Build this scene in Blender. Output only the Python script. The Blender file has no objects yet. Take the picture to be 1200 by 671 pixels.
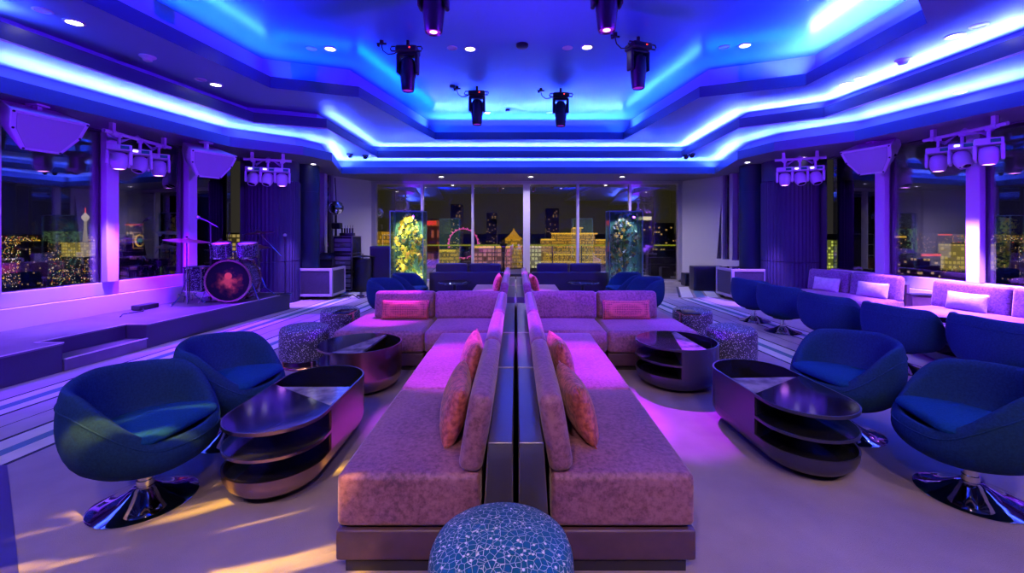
import bpy, bmesh, math, random
from mathutils import Vector, Matrix, Euler
random.seed(7)
C = bpy.context.scene
COL = C.collection
PI = math.pi
R = math.radians

# ------------------------------------------------------------------ camera
F = 510.0                      # focal length in pixels of the 1200 px frame
CX, CY, HC = 604.5, 270.0, 1.5  # vanishing point of the room axis, eye height
cam_d = bpy.data.cameras.new('camera')
cam_d.sensor_width = 36
cam_d.lens = F / 1200 * 36
cam_d.shift_x = -(CX - 600) / 1200
cam_d.shift_y = -(335.5 - CY) / 1200
cam_d.clip_end = 20000
cam = bpy.data.objects.new('camera', cam_d)
COL.objects.link(cam)
cam.location = (0, 0, HC)
cam.rotation_euler = (PI / 2, 0, 0)
C.camera = cam
C.view_settings.view_transform = 'Standard'
C.view_settings.look = 'None'
C.view_settings.gamma = 1
C.view_settings.exposure = 0.0
C.view_settings.use_curve_mapping = False
C.cycles.max_bounces = 8
C.cycles.diffuse_bounces = 2
C.cycles.glossy_bounces = 4
C.cycles.transparent_max_bounces = 12
C.cycles.sample_clamp_indirect = 4
C.cycles.caustics_reflective = False
C.cycles.caustics_refractive = False

def P(x, y, z):
    """metres of the point that stands at height z under pixel x, y of the photograph"""
    d = F * (HC - z) / (y - CY)
    return Vector(((x - CX) / F * d, d, z))
def Q(x, y, d):
    return Vector(((x - CX) / F * d, d, HC - (y - CY) / F * d))

# ------------------------------------------------------------------ world: night sky with town glow
w = bpy.data.worlds.new('night_sky'); C.world = w; w.use_nodes = True
nt = w.node_tree; nt.nodes.clear()
tc = nt.nodes.new('ShaderNodeTexCoord')
sx = nt.nodes.new('ShaderNodeSeparateXYZ'); nt.links.new(tc.outputs['Generated'], sx.inputs[0])
mr = nt.nodes.new('ShaderNodeMapRange'); nt.links.new(sx.outputs['Y'], mr.inputs[0])
mr.inputs[1].default_value = 0.70; mr.inputs[2].default_value = 0.97
mz = nt.nodes.new('ShaderNodeMapRange'); nt.links.new(sx.outputs['Z'], mz.inputs[0])
mz.inputs[1].default_value = 0.0; mz.inputs[2].default_value = 0.5; mz.inputs[3].default_value = 1; mz.inputs[4].default_value = 0.35
mx = nt.nodes.new('ShaderNodeMix'); mx.data_type = 'RGBA'
nt.links.new(mr.outputs[0], mx.inputs['Factor'])
mx.inputs['A'].default_value = (0.006, 0.005, 0.020, 1)
mx.inputs['B'].default_value = (0.044, 0.039, 0.016, 1)
bg = nt.nodes.new('ShaderNodeBackground')
nt.links.new(mx.outputs['Result'], bg.inputs['Color']); nt.links.new(mz.outputs[0], bg.inputs['Strength'])
wo = nt.nodes.new('ShaderNodeOutputWorld'); nt.links.new(bg.outputs[0], wo.inputs[0])

# ------------------------------------------------------------------ light levels
LED_BLUE = (0.0, 0.030, 1.0)
LED_PALE = (0.32, 0.34, 1.0)
PURPLE = (0.135, 0.002, 1.0)
MAGENTA = (0.44, 0.02, 1.0)
PALE_VIOLET = (0.27, 0.11, 1.0)
K_LED = 105.0        # watts per metre of blue cove strip
K_PALE = 15.0
K_DOWN = 30.0
K_FLOOD = 420.0
K_BEAM = 1300.0
K_WARM = 290.0
WARM = (1.0, 0.66, 0.62)

def aim(o, loc, target):
    o.location = loc
    d = Vector(target) - Vector(loc)
    o.rotation_euler = d.to_track_quat('-Z', 'Y').to_euler()

def spot(name, loc, target, color, watts, angle, blend=0.5, radius=0.05):
    d = bpy.data.lights.new(name, 'SPOT')
    d.energy = watts; d.color = color; d.spot_size = R(angle); d.spot_blend = blend; d.shadow_soft_size = radius
    o = bpy.data.objects.new(name, d); COL.objects.link(o); aim(o, loc, target)
    return o

def strip(name, a, b, direction, color, watts, width=0.03, spread=180):
    a = Vector(a); b = Vector(b); L = (b - a).length
    d = bpy.data.lights.new(name, 'AREA'); d.shape = 'RECTANGLE'
    d.size = L; d.size_y = width; d.energy = watts * L; d.color = color; d.spread = R(spread)
    o = bpy.data.objects.new(name, d); COL.objects.link(o)
    zax = -Vector(direction).normalized(); xax = (b - a).normalized(); yax = zax.cross(xax).normalized(); xax = yax.cross(zax)
    o.matrix_world = Matrix.Translation((a + b) / 2) @ Matrix((xax, yax, zax)).transposed().to_4x4()
    return o

# ------------------------------------------------------------------ materials
def mat(name, color=(0.5, 0.5, 0.5), rough=0.5, metal=0.0, emit=None, strength=0.0, sheen=0.0, spec=None, coat=0.0):
    m = bpy.data.materials.new(name); m.use_nodes = True
    b = m.node_tree.nodes['Principled BSDF']
    b.inputs['Base Color'].default_value = (*color, 1)
    b.inputs['Roughness'].default_value = rough
    b.inputs['Metallic'].default_value = metal
    if spec is not None: b.inputs['Specular IOR Level'].default_value = spec
    if sheen: b.inputs['Sheen Weight'].default_value = sheen; b.inputs['Sheen Roughness'].default_value = 0.4
    if coat: b.inputs['Coat Weight'].default_value = coat; b.inputs['Coat Roughness'].default_value = 0.05
    if emit:
        b.inputs['Emission Color'].default_value = (*emit, 1); b.inputs['Emission Strength'].default_value = strength
        m.cycles.emission_sampling = 'NONE'
    return m

def nodes(m): return m.node_tree.nodes, m.node_tree.links, m.node_tree.nodes['Principled BSDF']

def noise_color(m, c1, c2, scale, detail=4, lo=0.35, hi=0.65, bump=0.0, bscale=None, coord='Object', rough=None):
    n, l, b = nodes(m)
    t = n.new('ShaderNodeTexCoord'); x = n.new('ShaderNodeTexNoise'); x.inputs['Scale'].default_value = scale; x.inputs['Detail'].default_value = detail
    l.new(t.outputs[coord], x.inputs['Vector'])
    r = n.new('ShaderNodeValToRGB'); r.color_ramp.elements[0].position = lo; r.color_ramp.elements[1].position = hi
    r.color_ramp.elements[0].color = (*c1, 1); r.color_ramp.elements[1].color = (*c2, 1)
    l.new(x.outputs['Fac'], r.inputs[0]); l.new(r.outputs[0], b.inputs['Base Color'])
    if bump:
        x2 = n.new('ShaderNodeTexNoise'); x2.inputs['Scale'].default_value = bscale or scale * 4; x2.inputs['Detail'].default_value = 3
        l.new(t.outputs[coord], x2.inputs['Vector'])
        bp = n.new('ShaderNodeBump'); bp.inputs['Strength'].default_value = bump; bp.inputs['Distance'].default_value = 0.01
        l.new(x2.outputs['Fac'], bp.inputs['Height']); l.new(bp.outputs[0], b.inputs['Normal'])
    return m

M = {}
M['ceiling'] = mat('ceiling_led_tint', (0.25, 0.40, 0.64), 0.5)  # white ceiling with the blue of the cove light put into its colour
M['top_ceiling'] = mat('satin_ceiling_led_tint', (0.13, 0.36, 0.74), 0.25)  # blue cove light is put into this colour too, more strongly
M['fascia'] = mat('fascia_shade_tint', (0.045, 0.075, 0.15), 0.3)  # dark blue shade on the cove lip is put into this colour
M['soffit'] = mat('soffit_paint', (0.17, 0.16, 0.22), 0.4)
M['wall'] = mat('white_wall_paint', (0.66, 0.65, 0.68), 0.5)
M['dark_wall'] = mat('dark_wall_paint', (0.05, 0.05, 0.06), 0.6)
M['sill'] = mat('white_sill', (0.75, 0.73, 0.76), 0.35)
M['frame'] = mat('window_frame_metal', (0.62, 0.60, 0.64), 0.35, 0.3)
M['carpet'] = noise_color(mat('mauve_grey_carpet', rough=0.95, spec=0.1), (0.31, 0.25, 0.275), (0.42, 0.345, 0.37), 2.2, 6, 0.3, 0.7, 0.4, 250)
M['stripe_pale'] = noise_color(mat('pale_carpet_stripe', rough=0.9), (0.62, 0.60, 0.66), (0.72, 0.70, 0.76), 6, 5, 0.3, 0.7)
M['stripe_teal'] = mat('teal_carpet_stripe', (0.10, 0.20, 0.27), 0.9)
M['stripe_dark'] = mat('dark_carpet_stripe', (0.02, 0.02, 0.035), 0.9)
M['stripe_pink'] = noise_color(mat('lilac_carpet_stripe', rough=0.9), (0.40, 0.33, 0.41), (0.48, 0.40, 0.48), 4, 5, 0.3, 0.7)
M['marble'] = noise_color(mat('pale_marble_floor', rough=0.12), (0.42, 0.38, 0.36), (0.66, 0.62, 0.60), 1.6, 8, 0.3, 0.7)
M['inlay'] = mat('blue_black_floor_inlay', (0.06, 0.05, 0.16), 0.3)
M['stage'] = noise_color(mat('black_stage_deck', rough=0.33), (0.10, 0.09, 0.11), (0.17, 0.15, 0.18), 3, 6, 0.3, 0.7)
M['stage_side'] = mat('black_stage_skirt', (0.035, 0.03, 0.045), 0.5)
M['nosing'] = mat('pale_stair_nosing', (0.8, 0.75, 0.78), 0.4, 0.2)
M['leather'] = noise_color(mat('plum_leather', rough=0.33), (0.085, 0.045, 0.060), (0.12, 0.06, 0.08), 12, 3, 0.3, 0.7)
M['ledge'] = mat('polished_dark_metal', (0.22, 0.20, 0.23), 0.28, 0.75)
M['plinth'] = mat('black_recessed_plinth', (0.03, 0.025, 0.03), 0.6)
M['teal_wool'] = noise_color(mat('blue_wool', rough=0.9, spec=0.15), (0.009, 0.034, 0.062), (0.013, 0.050, 0.086), 90, 2, 0.3, 0.7, 0.35, 350)
M['teal_wool_seat'] = noise_color(mat('blue_wool_seat', rough=0.9, spec=0.15), (0.004, 0.048, 0.095), (0.006, 0.068, 0.125), 90, 2, 0.3, 0.7, 0.35, 350)
M['chrome'] = mat('chrome', (0.80, 0.80, 0.82), 0.06, 1.0)
M['bronze'] = noise_color(mat('brushed_bronze', rough=0.27, metal=1.0), (0.42, 0.27, 0.19), (0.52, 0.34, 0.24), 5, 4, 0.3, 0.7)
M['black_steel'] = mat('blue_black_steel', (0.085, 0.08, 0.11), 0.32, 0.6)
M['copper'] = mat('copper_tube', (0.70, 0.36, 0.24), 0.2, 1.0)
M['black_gloss'] = mat('black_gloss', (0.012, 0.012, 0.016), 0.06, spec=0.7)
M['dark_board'] = mat('lacquered_table_board', (0.22, 0.23, 0.33), 0.09, 0.95)
M['black_plastic'] = mat('black_plastic', (0.018, 0.018, 0.022), 0.4)
M['black_metal'] = mat('black_metal', (0.03, 0.03, 0.035), 0.35, 0.5)
M['white_plastic'] = mat('white_plastic', (0.72, 0.70, 0.72), 0.35)
M['grille'] = mat('pale_speaker_grille', (0.46, 0.43, 0.48), 0.6)
M['cable'] = mat('grey_cable', (0.5, 0.48, 0.52), 0.5)
M['cable_black'] = mat('black_cable', (0.02, 0.02, 0.02), 0.5)
M['led_white'] = mat('lamp_white', (0.9, 0.9, 0.9), 0.4, emit=(1.0, 0.93, 0.95), strength=14)
M['led_soft'] = mat('lamp_soft_white', (0.9, 0.9, 0.9), 0.4, emit=(1.0, 0.85, 0.8), strength=4)
M['lens_purple'] = mat('lens_purple', (0.3, 0.1, 0.5), 0.2, emit=(0.85, 0.25, 1.0), strength=9)
M['lens_dark'] = mat('lens_dark', (0.02, 0.01, 0.03), 0.08)
M['lens_glow'] = mat('lens_glow', (0.1, 0.02, 0.15), 0.2, emit=(0.45, 0.02, 0.75), strength=0.7)
M['red_led'] = mat('red_led', (0.3, 0, 0), 0.3, emit=(1.0, 0.03, 0.01), strength=6)
M['display'] = mat('dark_display', (0.01, 0.015, 0.05), 0.15, emit=(0.01, 0.03, 0.2), strength=0.6)
M['column'] = mat('dark_teal_column', (0.004, 0.014, 0.022), 0.55, spec=0.25)
M['rib'] = mat('ribbed_column_panel', (0.035, 0.032, 0.06), 0.5, spec=0.25)
M['carton'] = mat('brown_carton', (0.32, 0.17, 0.09), 0.8)
M['alu'] = mat('aluminium', (0.7, 0.7, 0.72), 0.3, 1.0)
M['case_panel'] = mat('flight_case_panel', (0.34, 0.31, 0.38), 0.4)
M['case_mesh'] = noise_color(mat('case_mesh_front', rough=0.5), (0.012, 0.011, 0.02), (0.05, 0.045, 0.07), 160, 2, 0.4, 0.6)
M['cymbal'] = mat('bronze_cymbal', (0.75, 0.55, 0.32), 0.28, 1.0)
M['drum_shell'] = noise_color(mat('sparkle_drum_shell', rough=0.25), (0.015, 0.015, 0.03), (0.25, 0.24, 0.30), 70, 2, 0.5, 0.68)
M['drum_head'] = mat('white_drum_head', (0.65, 0.62, 0.65), 0.5)
M['purple_leather'] = mat('violet_leather', (0.022, 0.010, 0.030), 0.5)
M['dark_velvet'] = mat('dark_violet_velvet', (0.035, 0.018, 0.045), 0.8)
M['white_pillow'] = noise_color(mat('pale_pillow_fabric', rough=0.8), (0.55, 0.50, 0.55), (0.7, 0.65, 0.7), 25, 3, 0.3, 0.7, 0.3, 60)

def velvet(name, c1, c2, scale=46):
    m = mat(name, rough=0.62, sheen=0.55)
    n, l, b = nodes(m)
    t = n.new('ShaderNodeTexCoord')
    a = n.new('ShaderNodeTexNoise'); a.inputs['Scale'].default_value = scale; a.inputs['Detail'].default_value = 7; a.inputs['Roughness'].default_value = 0.68
    g = n.new('ShaderNodeTexNoise'); g.inputs['Scale'].default_value = 2.2; g.inputs['Detail'].default_value = 2
    ad = n.new('ShaderNodeMath'); ad.operation = 'MULTIPLY_ADD'; ad.inputs[1].default_value = 0.45
    l.new(t.outputs['Object'], a.inputs['Vector']); l.new(t.outputs['Object'], g.inputs['Vector'])
    l.new(g.outputs['Fac'], ad.inputs[0]); l.new(a.outputs['Fac'], ad.inputs[2])
    r = n.new('ShaderNodeValToRGB'); e = r.color_ramp.elements
    e[0].position = 0.55; e[0].color = (*[x * 0.55 for x in c1], 1); e[1].position = 0.86; e[1].color = (*c2, 1)
    k = e.new(0.68); k.color = (*c1, 1)
    l.new(ad.outputs[0], r.inputs[0]); l.new(r.outputs[0], b.inputs['Base Color'])
    b.inputs['Sheen Tint'].default_value = (0.9, 0.75, 0.8, 1)
    bp = n.new('ShaderNodeBump'); bp.inputs['Strength'].default_value = 0.25; bp.inputs['Distance'].default_value = 0.006
    l.new(a.outputs['Fac'], bp.inputs['Height']); l.new(bp.outputs[0], b.inputs['Normal'])
    return m
M['velvet'] = velvet('mauve_velvet', (0.245, 0.092, 0.138), (0.37, 0.155, 0.205))
M['bench_velvet'] = velvet('lilac_velvet', (0.20, 0.085, 0.20), (0.32, 0.16, 0.32))

def dotted(name, base, dot, scale):
    m = mat(name, rough=0.7, sheen=0.25)
    n, l, b = nodes(m)
    t = n.new('ShaderNodeTexCoord'); v = n.new('ShaderNodeTexVoronoi'); v.inputs['Scale'].default_value = scale; v.inputs['Randomness'].default_value = 0.15
    l.new(t.outputs['Object'], v.inputs['Vector'])
    r = n.new('ShaderNodeValToRGB'); e = r.color_ramp.elements; e[0].position = 0.28; e[1].position = 0.5
    e[0].color = (*dot, 1); e[1].color = (*base, 1)
    l.new(v.outputs['Distance'], r.inputs[0]); l.new(r.outputs[0], b.inputs['Base Color'])
    bp = n.new('ShaderNodeBump'); bp.inputs['Strength'].default_value = 0.5; bp.inputs['Distance'].default_value = 0.008
    l.new(v.outputs['Distance'], bp.inputs['Height']); l.new(bp.outputs[0], b.inputs['Normal'])
    return m
M['red_pillow'] = dotted('coral_dotted_fabric', (0.66, 0.13, 0.10), (0.22, 0.025, 0.03), 48)
M['red_pillow2'] = noise_color(mat('coral_woven_fabric', rough=0.75, sheen=0.3), (0.30, 0.05, 0.05), (0.66, 0.16, 0.13), 38, 4, 0.36, 0.62, 0.5, 70)

def shagreen(name, base1, base2, line, scale, lo, hi, dots=(.10, .19)):
    m = mat(name, rough=0.45)
    n, l, b = nodes(m)
    t = n.new('ShaderNodeTexCoord')
    v = n.new('ShaderNodeTexVoronoi'); v.feature = 'DISTANCE_TO_EDGE'; v.inputs['Scale'].default_value = scale
    v2 = n.new('ShaderNodeTexVoronoi'); v2.inputs['Scale'].default_value = scale * 0.9
    ns = n.new('ShaderNodeTexNoise'); ns.inputs['Scale'].default_value = 5
    for k in (v, v2, ns): l.new(t.outputs['Object'], k.inputs['Vector'])
    r = n.new('ShaderNodeValToRGB'); e = r.color_ramp.elements; e[0].position = lo; e[1].position = hi; e[0].color = (1, 1, 1, 1); e[1].color = (0, 0, 0, 1)
    l.new(v.outputs['Distance'], r.inputs[0])
    r2 = n.new('ShaderNodeValToRGB'); e = r2.color_ramp.elements; e[0].position = dots[0]; e[1].position = dots[1]; e[0].color = (1, 1, 1, 1); e[1].color = (0, 0, 0, 1)
    l.new(v2.outputs['Distance'], r2.inputs[0])
    mxx = n.new('ShaderNodeMath'); mxx.operation = 'MAXIMUM'; l.new(r.outputs[0], mxx.inputs[0]); l.new(r2.outputs[0], mxx.inputs[1])
    cb = n.new('ShaderNodeMix'); cb.data_type = 'RGBA'; cb.inputs['A'].default_value = (*base1, 1); cb.inputs['B'].default_value = (*base2, 1)
    l.new(ns.outputs['Fac'], cb.inputs['Factor'])
    cm = n.new('ShaderNodeMix'); cm.data_type = 'RGBA'; cm.inputs['B'].default_value = (*line, 1)
    l.new(cb.outputs['Result'], cm.inputs['A']); l.new(mxx.outputs[0], cm.inputs['Factor']); l.new(cm.outputs['Result'], b.inputs['Base Color'])
    return m
M['mosaic'] = shagreen('blue_shagreen', (0.001, 0.055, 0.135), (0.001, 0.19, 0.29), (0.85, 0.85, 0.95), 48, 0.006, 0.037, dots=(.17, .25))
M['speckle'] = shagreen('grey_shagreen', (0.03, 0.028, 0.038), (0.08, 0.075, 0.095), (0.75, 0.70, 0.74), 72, 0.0, 0.0004, dots=(.24, .36))

def glass_mat(name, tint, refl, rough=0.0):
    m = bpy.data.materials.new(name); m.use_nodes = True
    n = m.node_tree.nodes; l = m.node_tree.links; n.clear()
    o = n.new('ShaderNodeOutputMaterial'); mx = n.new('ShaderNodeMixShader'); t = n.new('ShaderNodeBsdfTransparent'); g = n.new('ShaderNodeBsdfGlossy')
    t.inputs['Color'].default_value = (*tint, 1); g.inputs['Roughness'].default_value = rough; g.inputs['Color'].default_value = (1, 1, 1, 1)
    lw = n.new('ShaderNodeFresnel'); lw.inputs['IOR'].default_value = 1.5
    ml = n.new('ShaderNodeMath'); ml.operation = 'MULTIPLY'; ml.inputs[1].default_value = refl; ml.use_clamp = True
    l.new(lw.outputs[0], ml.inputs[0]); l.new(ml.outputs[0], mx.inputs[0]); l.new(t.outputs[0], mx.inputs[1]); l.new(g.outputs[0], mx.inputs[2]); l.new(mx.outputs[0], o.inputs[0])
    return m
M['glass'] = glass_mat('window_glass', (0.92, 0.92, 0.95), 4.0)
M['back_glass'] = glass_mat('smoked_window_glass', (0.95, 0.93, 0.85), 9.0)
M['clear_glass'] = glass_mat('clear_acrylic', (0.88, 0.95, 0.93), 0.7)

def emis(name, color, s):
    return mat(name, (0.02, 0.02, 0.02), 0.6, emit=color, strength=s)
M['e_yellow'] = emis('lit_yellow', (1.0, 0.62, 0.04), 1.6)
M['e_gold'] = emis('lit_gold', (1.0, 0.5, 0.02), 0.9)
M['e_white'] = emis('lit_white', (1.0, 0.88, 0.62), 1.6)
M['e_red'] = emis('lit_red', (1.0, 0.06, 0.04), 1.4)
M['e_pink'] = emis('lit_pink', (1.0, 0.12, 0.55), 1.5)
M['e_green'] = emis('lit_green', (0.25, 1.0, 0.45), 0.8)
M['e_violet'] = emis('lit_violet', (0.6, 0.1, 0.9), 1.0)
M['tower'] = mat('dark_tower_facade', (0.03, 0.03, 0.035), 0.7)
M['ground'] = mat('dark_city_ground', (0.012, 0.011, 0.012), 0.9)

def lit_facade(name, color, strength, wx, wz, thr, wall=(0.03, 0.028, 0.03), glow=0.0):
    """rows of windows, some of them lit"""
    m = mat(name, wall, 0.8)
    n, l, b = nodes(m); m.cycles.emission_sampling = 'NONE'
    t = n.new('ShaderNodeTexCoord'); s = n.new('ShaderNodeSeparateXYZ'); l.new(t.outputs['Object'], s.inputs[0])
    def mth(op, a, v=None, bb=None):
        k = n.new('ShaderNodeMath'); k.operation = op; l.new(a, k.inputs[0])
        if bb is not None: l.new(bb, k.inputs[1])
        elif v is not None: k.inputs[1].default_value = v
        return k.outputs[0]
    h = mth('ADD', s.outputs['X'], bb=s.outputs['Y'])
    u = mth('DIVIDE', h, wx); v = mth('DIVIDE', s.outputs['Z'], wz)
    fu = mth('FLOOR', u); fv = mth('FLOOR', v)
    c = n.new('ShaderNodeCombineXYZ'); l.new(fu, c.inputs[0]); l.new(fv, c.inputs[1])
    wn = n.new('ShaderNodeTexWhiteNoise'); l.new(c.outputs[0], wn.inputs['Vector'])
    on = mth('GREATER_THAN', wn.outputs['Value'], thr)
    gu = mth('FRACT', u); gv = mth('FRACT', v)
    mu = mth('MULTIPLY', mth('GREATER_THAN', gu, 0.25), bb=mth('GREATER_THAN', gv, 0.35))
    e = mth('MULTIPLY', on, bb=mu); e = mth('MULTIPLY', e, strength); e = mth('ADD', e, glow)
    b.inputs['Emission Color'].default_value = (*color, 1); l.new(e, b.inputs['Emission Strength'])
    return m
M['f_dark'] = lit_facade('facade_few_lights', (1.0, 0.62, 0.2), 0.8, 4.5, 4, 0.90)
M['f_near'] = lit_facade('facade_near_tower', (1.0, 0.62, 0.2), 0.5, 1.3, 1.5, 0.95)
M['f_gold'] = lit_facade('facade_gold_lights', (1.0, 0.55, 0.04), 0.8, 2.4, 5.2, 0.40, glow=0.30)
M['f_warm'] = lit_facade('facade_warm_flood', (0.95, 0.72, 0.12), 0.45, 7, 8, 0.35, glow=0.28)
M['f_green'] = lit_facade('facade_green_lights', (0.5, 0.9, 0.35), 0.4, 5, 5, 0.55)

# ------------------------------------------------------------------ mesh builder
class MB:
    def __init__(s): s.bm = bmesh.new()
    def face(s, vs, mi=0, smooth=False):
        try:
            f = s.bm.faces.new(vs); f.material_index = mi; f.smooth = smooth; return f
        except ValueError: return None
    def box(s, c, size, rot=None, mi=0):
        hx, hy, hz = size[0] / 2, size[1] / 2, size[2] / 2
        m = Matrix.Translation(c) @ (rot.to_4x4() if rot else Matrix())
        v = [s.bm.verts.new(m @ Vector((x * hx, y * hy, z * hz))) for x in (-1, 1) for y in (-1, 1) for z in (-1, 1)]
        for q in ((0, 1, 3, 2), (4, 6, 7, 5), (0, 4, 5, 1), (2, 3, 7, 6), (0, 2, 6, 4), (1, 5, 7, 3)): s.face([v[i] for i in q], mi)
        return s
    def rbox(s, c, size, r=0.03, rot=None, seg=3, mid=0, bulge=(0, 0, 0), mi=0, fn=None):
        """rounded box; bulge puffs the faces of each axis"""
        h = [x / 2 for x in size]; r = min(r, *[x * 0.999 for x in h]); ax = []
        for k in range(3):
            lo = [h[k] - r + r * math.tan(PI / 4 * i / seg) for i in range(seg + 1)]
            inner = []
            if mid:
                a = -(h[k] - r); b = h[k] - r
                if b - a > 1e-4: inner = [a + (b - a) * (i + 1) / (mid + 1) for i in range(mid)]
            cs = [-x for x in reversed(lo)] + inner + lo
            out = [cs[0]]
            for x in cs[1:]:
                if x - out[-1] > 1e-6: out.append(x)
            ax.append(out)
        m = Matrix.Translation(c) @ (rot.to_4x4() if rot else Matrix())
        vs = {}; N = [len(a) for a in ax]
        def V(i, j, k):
            key = (i, j, k)
            if key not in vs:
                p = Vector((ax[0][i], ax[1][j], ax[2][k]))
                q = Vector([max(-(h[t] - r), min(h[t] - r, p[t])) for t in range(3)])
                d = p - q
                o = q + d.normalized() * r if d.length > 1e-9 else p
                for t in range(3):
                    if bulge[t]:
                        a, b = [x for x in range(3) if x != t]
                        wgt = (1 - (p[a] / h[a]) ** 2) * (1 - (p[b] / h[b]) ** 2)
                        o[t] += bulge[t] * max(0, wgt) ** 0.7 * (1 if p[t] > 0 else -1) * min(1, abs(p[t]) / h[t])
                if fn: o = fn(o)
                vs[key] = s.bm.verts.new(m @ o)
            return vs[key]
        for a, b, c_ in ((0, 1, 2), (1, 2, 0), (2, 0, 1)):
            for side in (0, N[c_] - 1):
                for i in range(N[a] - 1):
                    for j in range(N[b] - 1):
                        q = []
                        for di, dj in ((0, 0), (1, 0), (1, 1), (0, 1)):
                            idx = [0, 0, 0]; idx[a] = i + di; idx[b] = j + dj; idx[c_] = side
                            q.append(V(*idx))
                        if side == 0: q.reverse()
                        s.face(q, mi, True)
        return s
    def lathe(s, prof, n=32, m=None, mi=0, smooth=True, cap0=False, cap1=False):
        m = m or Matrix()
        rings = []
        for r, z in prof:
            if r < 1e-6: rings.append([s.bm.verts.new(m @ Vector((0, 0, z)))])
            else: rings.append([s.bm.verts.new(m @ Vector((r * math.cos(2 * PI * i / n), r * math.sin(2 * PI * i / n), z))) for i in range(n)])
        for a, b in zip(rings, rings[1:]):
            for i in range(n):
                j = (i + 1) % n
                if len(a) == 1 and len(b) == 1: continue
                if len(a) == 1: s.face([a[0], b[j], b[i]], mi, smooth)
                elif len(b) == 1: s.face([a[i], a[j], b[0]], mi, smooth)
                else: s.face([a[i], a[j], b[j], b[i]], mi, smooth)
        if cap0 and len(rings[0]) > 1: s.face(list(reversed(rings[0])), mi)
        if cap1 and len(rings[-1]) > 1: s.face(rings[-1], mi)
        return s
    def cyl(s, a, b, r, n=12, mi=0, r2=None):
        a = Vector(a); b = Vector(b); d = b - a
        m = Matrix.Translation(a) @ d.to_track_quat('Z', 'Y').to_matrix().to_4x4()
        s.lathe([(r, 0), (r if r2 is None else r2, d.length)], n, m, mi, True, True, True)
        return s
    def tube(s, pts, r, n=8, mi=0, closed=False):
        pts = [Vector(p) for p in pts]; rings = []; K = len(pts)
        for i, p in enumerate(pts):
            if closed: t = pts[(i + 1) % K] - pts[i - 1]
            else: t = pts[min(i + 1, K - 1)] - pts[max(i - 1, 0)]
            t.normalize(); up = Vector((0, 0, 1)) if abs(t.z) < 0.9 else Vector((1, 0, 0))
            a = t.cross(up).normalized(); b = a.cross(t)
            rings.append([s.bm.verts.new(p + (a * math.cos(2 * PI * k / n) + b * math.sin(2 * PI * k / n)) * r) for k in range(n)])
        pairs = list(zip(rings, rings[1:])) + ([(rings[-1], rings[0])] if closed else [])
        for a, b in pairs:
            for k in range(n): s.face([a[k], a[(k + 1) % n], b[(k + 1) % n], b[k]], mi, True)
        if not closed: s.face(list(reversed(rings[0])), mi); s.face(rings[-1], mi)
        return s
    def prism(s, poly, z0, z1, m=None, mi=0):
        m = m or Matrix()
        a = [s.bm.verts.new(m @ Vector((x, y, z0))) for x, y in poly]; b = [s.bm.verts.new(m @ Vector((x, y, z1))) for x, y in poly]
        s.face(list(reversed(a)), mi); s.face(b, mi)
        for i in range(len(poly)): j = (i + 1) % len(poly); s.face([a[i], a[j], b[j], b[i]], mi)
        return s
    def poly(s, pts, mi=0):
        s.face([s.bm.verts.new(Vector(p)) for p in pts], mi); return s
    def sphere(s, c, r, mi=0, n=16, sz=1.0):
        prof = [(r * math.sin(PI * i / (n // 2)), -r * sz * math.cos(PI * i / (n // 2))) for i in range(n // 2 + 1)]
        prof[0] = (0, -r * sz); prof[-1] = (0, r * sz)
        return s.lathe(prof, n, Matrix.Translation(c), mi)
    def build(s, name, m, parent=None, loc=None, bevel=0.0, auto=True):
        bmesh.ops.recalc_face_normals(s.bm, faces=s.bm.faces)
        me = bpy.data.meshes.new(name); s.bm.to_mesh(me); s.bm.free(); me.set_sharp_from_angle(angle=R(42))
        for x in (m if isinstance(m, (list, tuple)) else [m]): me.materials.append(x)
        o = bpy.data.objects.new(name, me); COL.objects.link(o)
        if parent: o.parent = parent
        if loc is not None: o.location = loc
        if bevel:
            b = o.modifiers.new('bevel', 'BEVEL'); b.width = bevel; b.segments = 2; b.limit_method = 'ANGLE'; b.angle_limit = R(40)
        return o

def thing(name, label, cat, loc=(0, 0, 0), rotz=0.0, group=None):
    o = bpy.data.objects.new(name, None); COL.objects.link(o)
    o.location = loc; o.rotation_euler = (0, 0, rotz); o.empty_display_size = 0.1
    o['label'] = label; o['category'] = cat
    if group: o['group'] = group
    return o
def tag(o, label, cat, group=None, kind=None):
    o['label'] = label; o['category'] = cat
    if group: o['group'] = group
    if kind: o['kind'] = kind
    return o
def struct(o): o['kind'] = 'structure'; return o
KIDS = {}
def dup(root, loc, rotz, label=None, group=None):
    r = root.copy(); COL.objects.link(r); r.location = loc; r.rotation_euler = (0, 0, rotz)
    if label: r['label'] = label
    if group: r['group'] = group
    for ch in list(root.children):
        c = ch.copy(); COL.objects.link(c); c.parent = r
        for g in list(ch.children):
            d = g.copy(); COL.objects.link(d); d.parent = c
    return r

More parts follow.
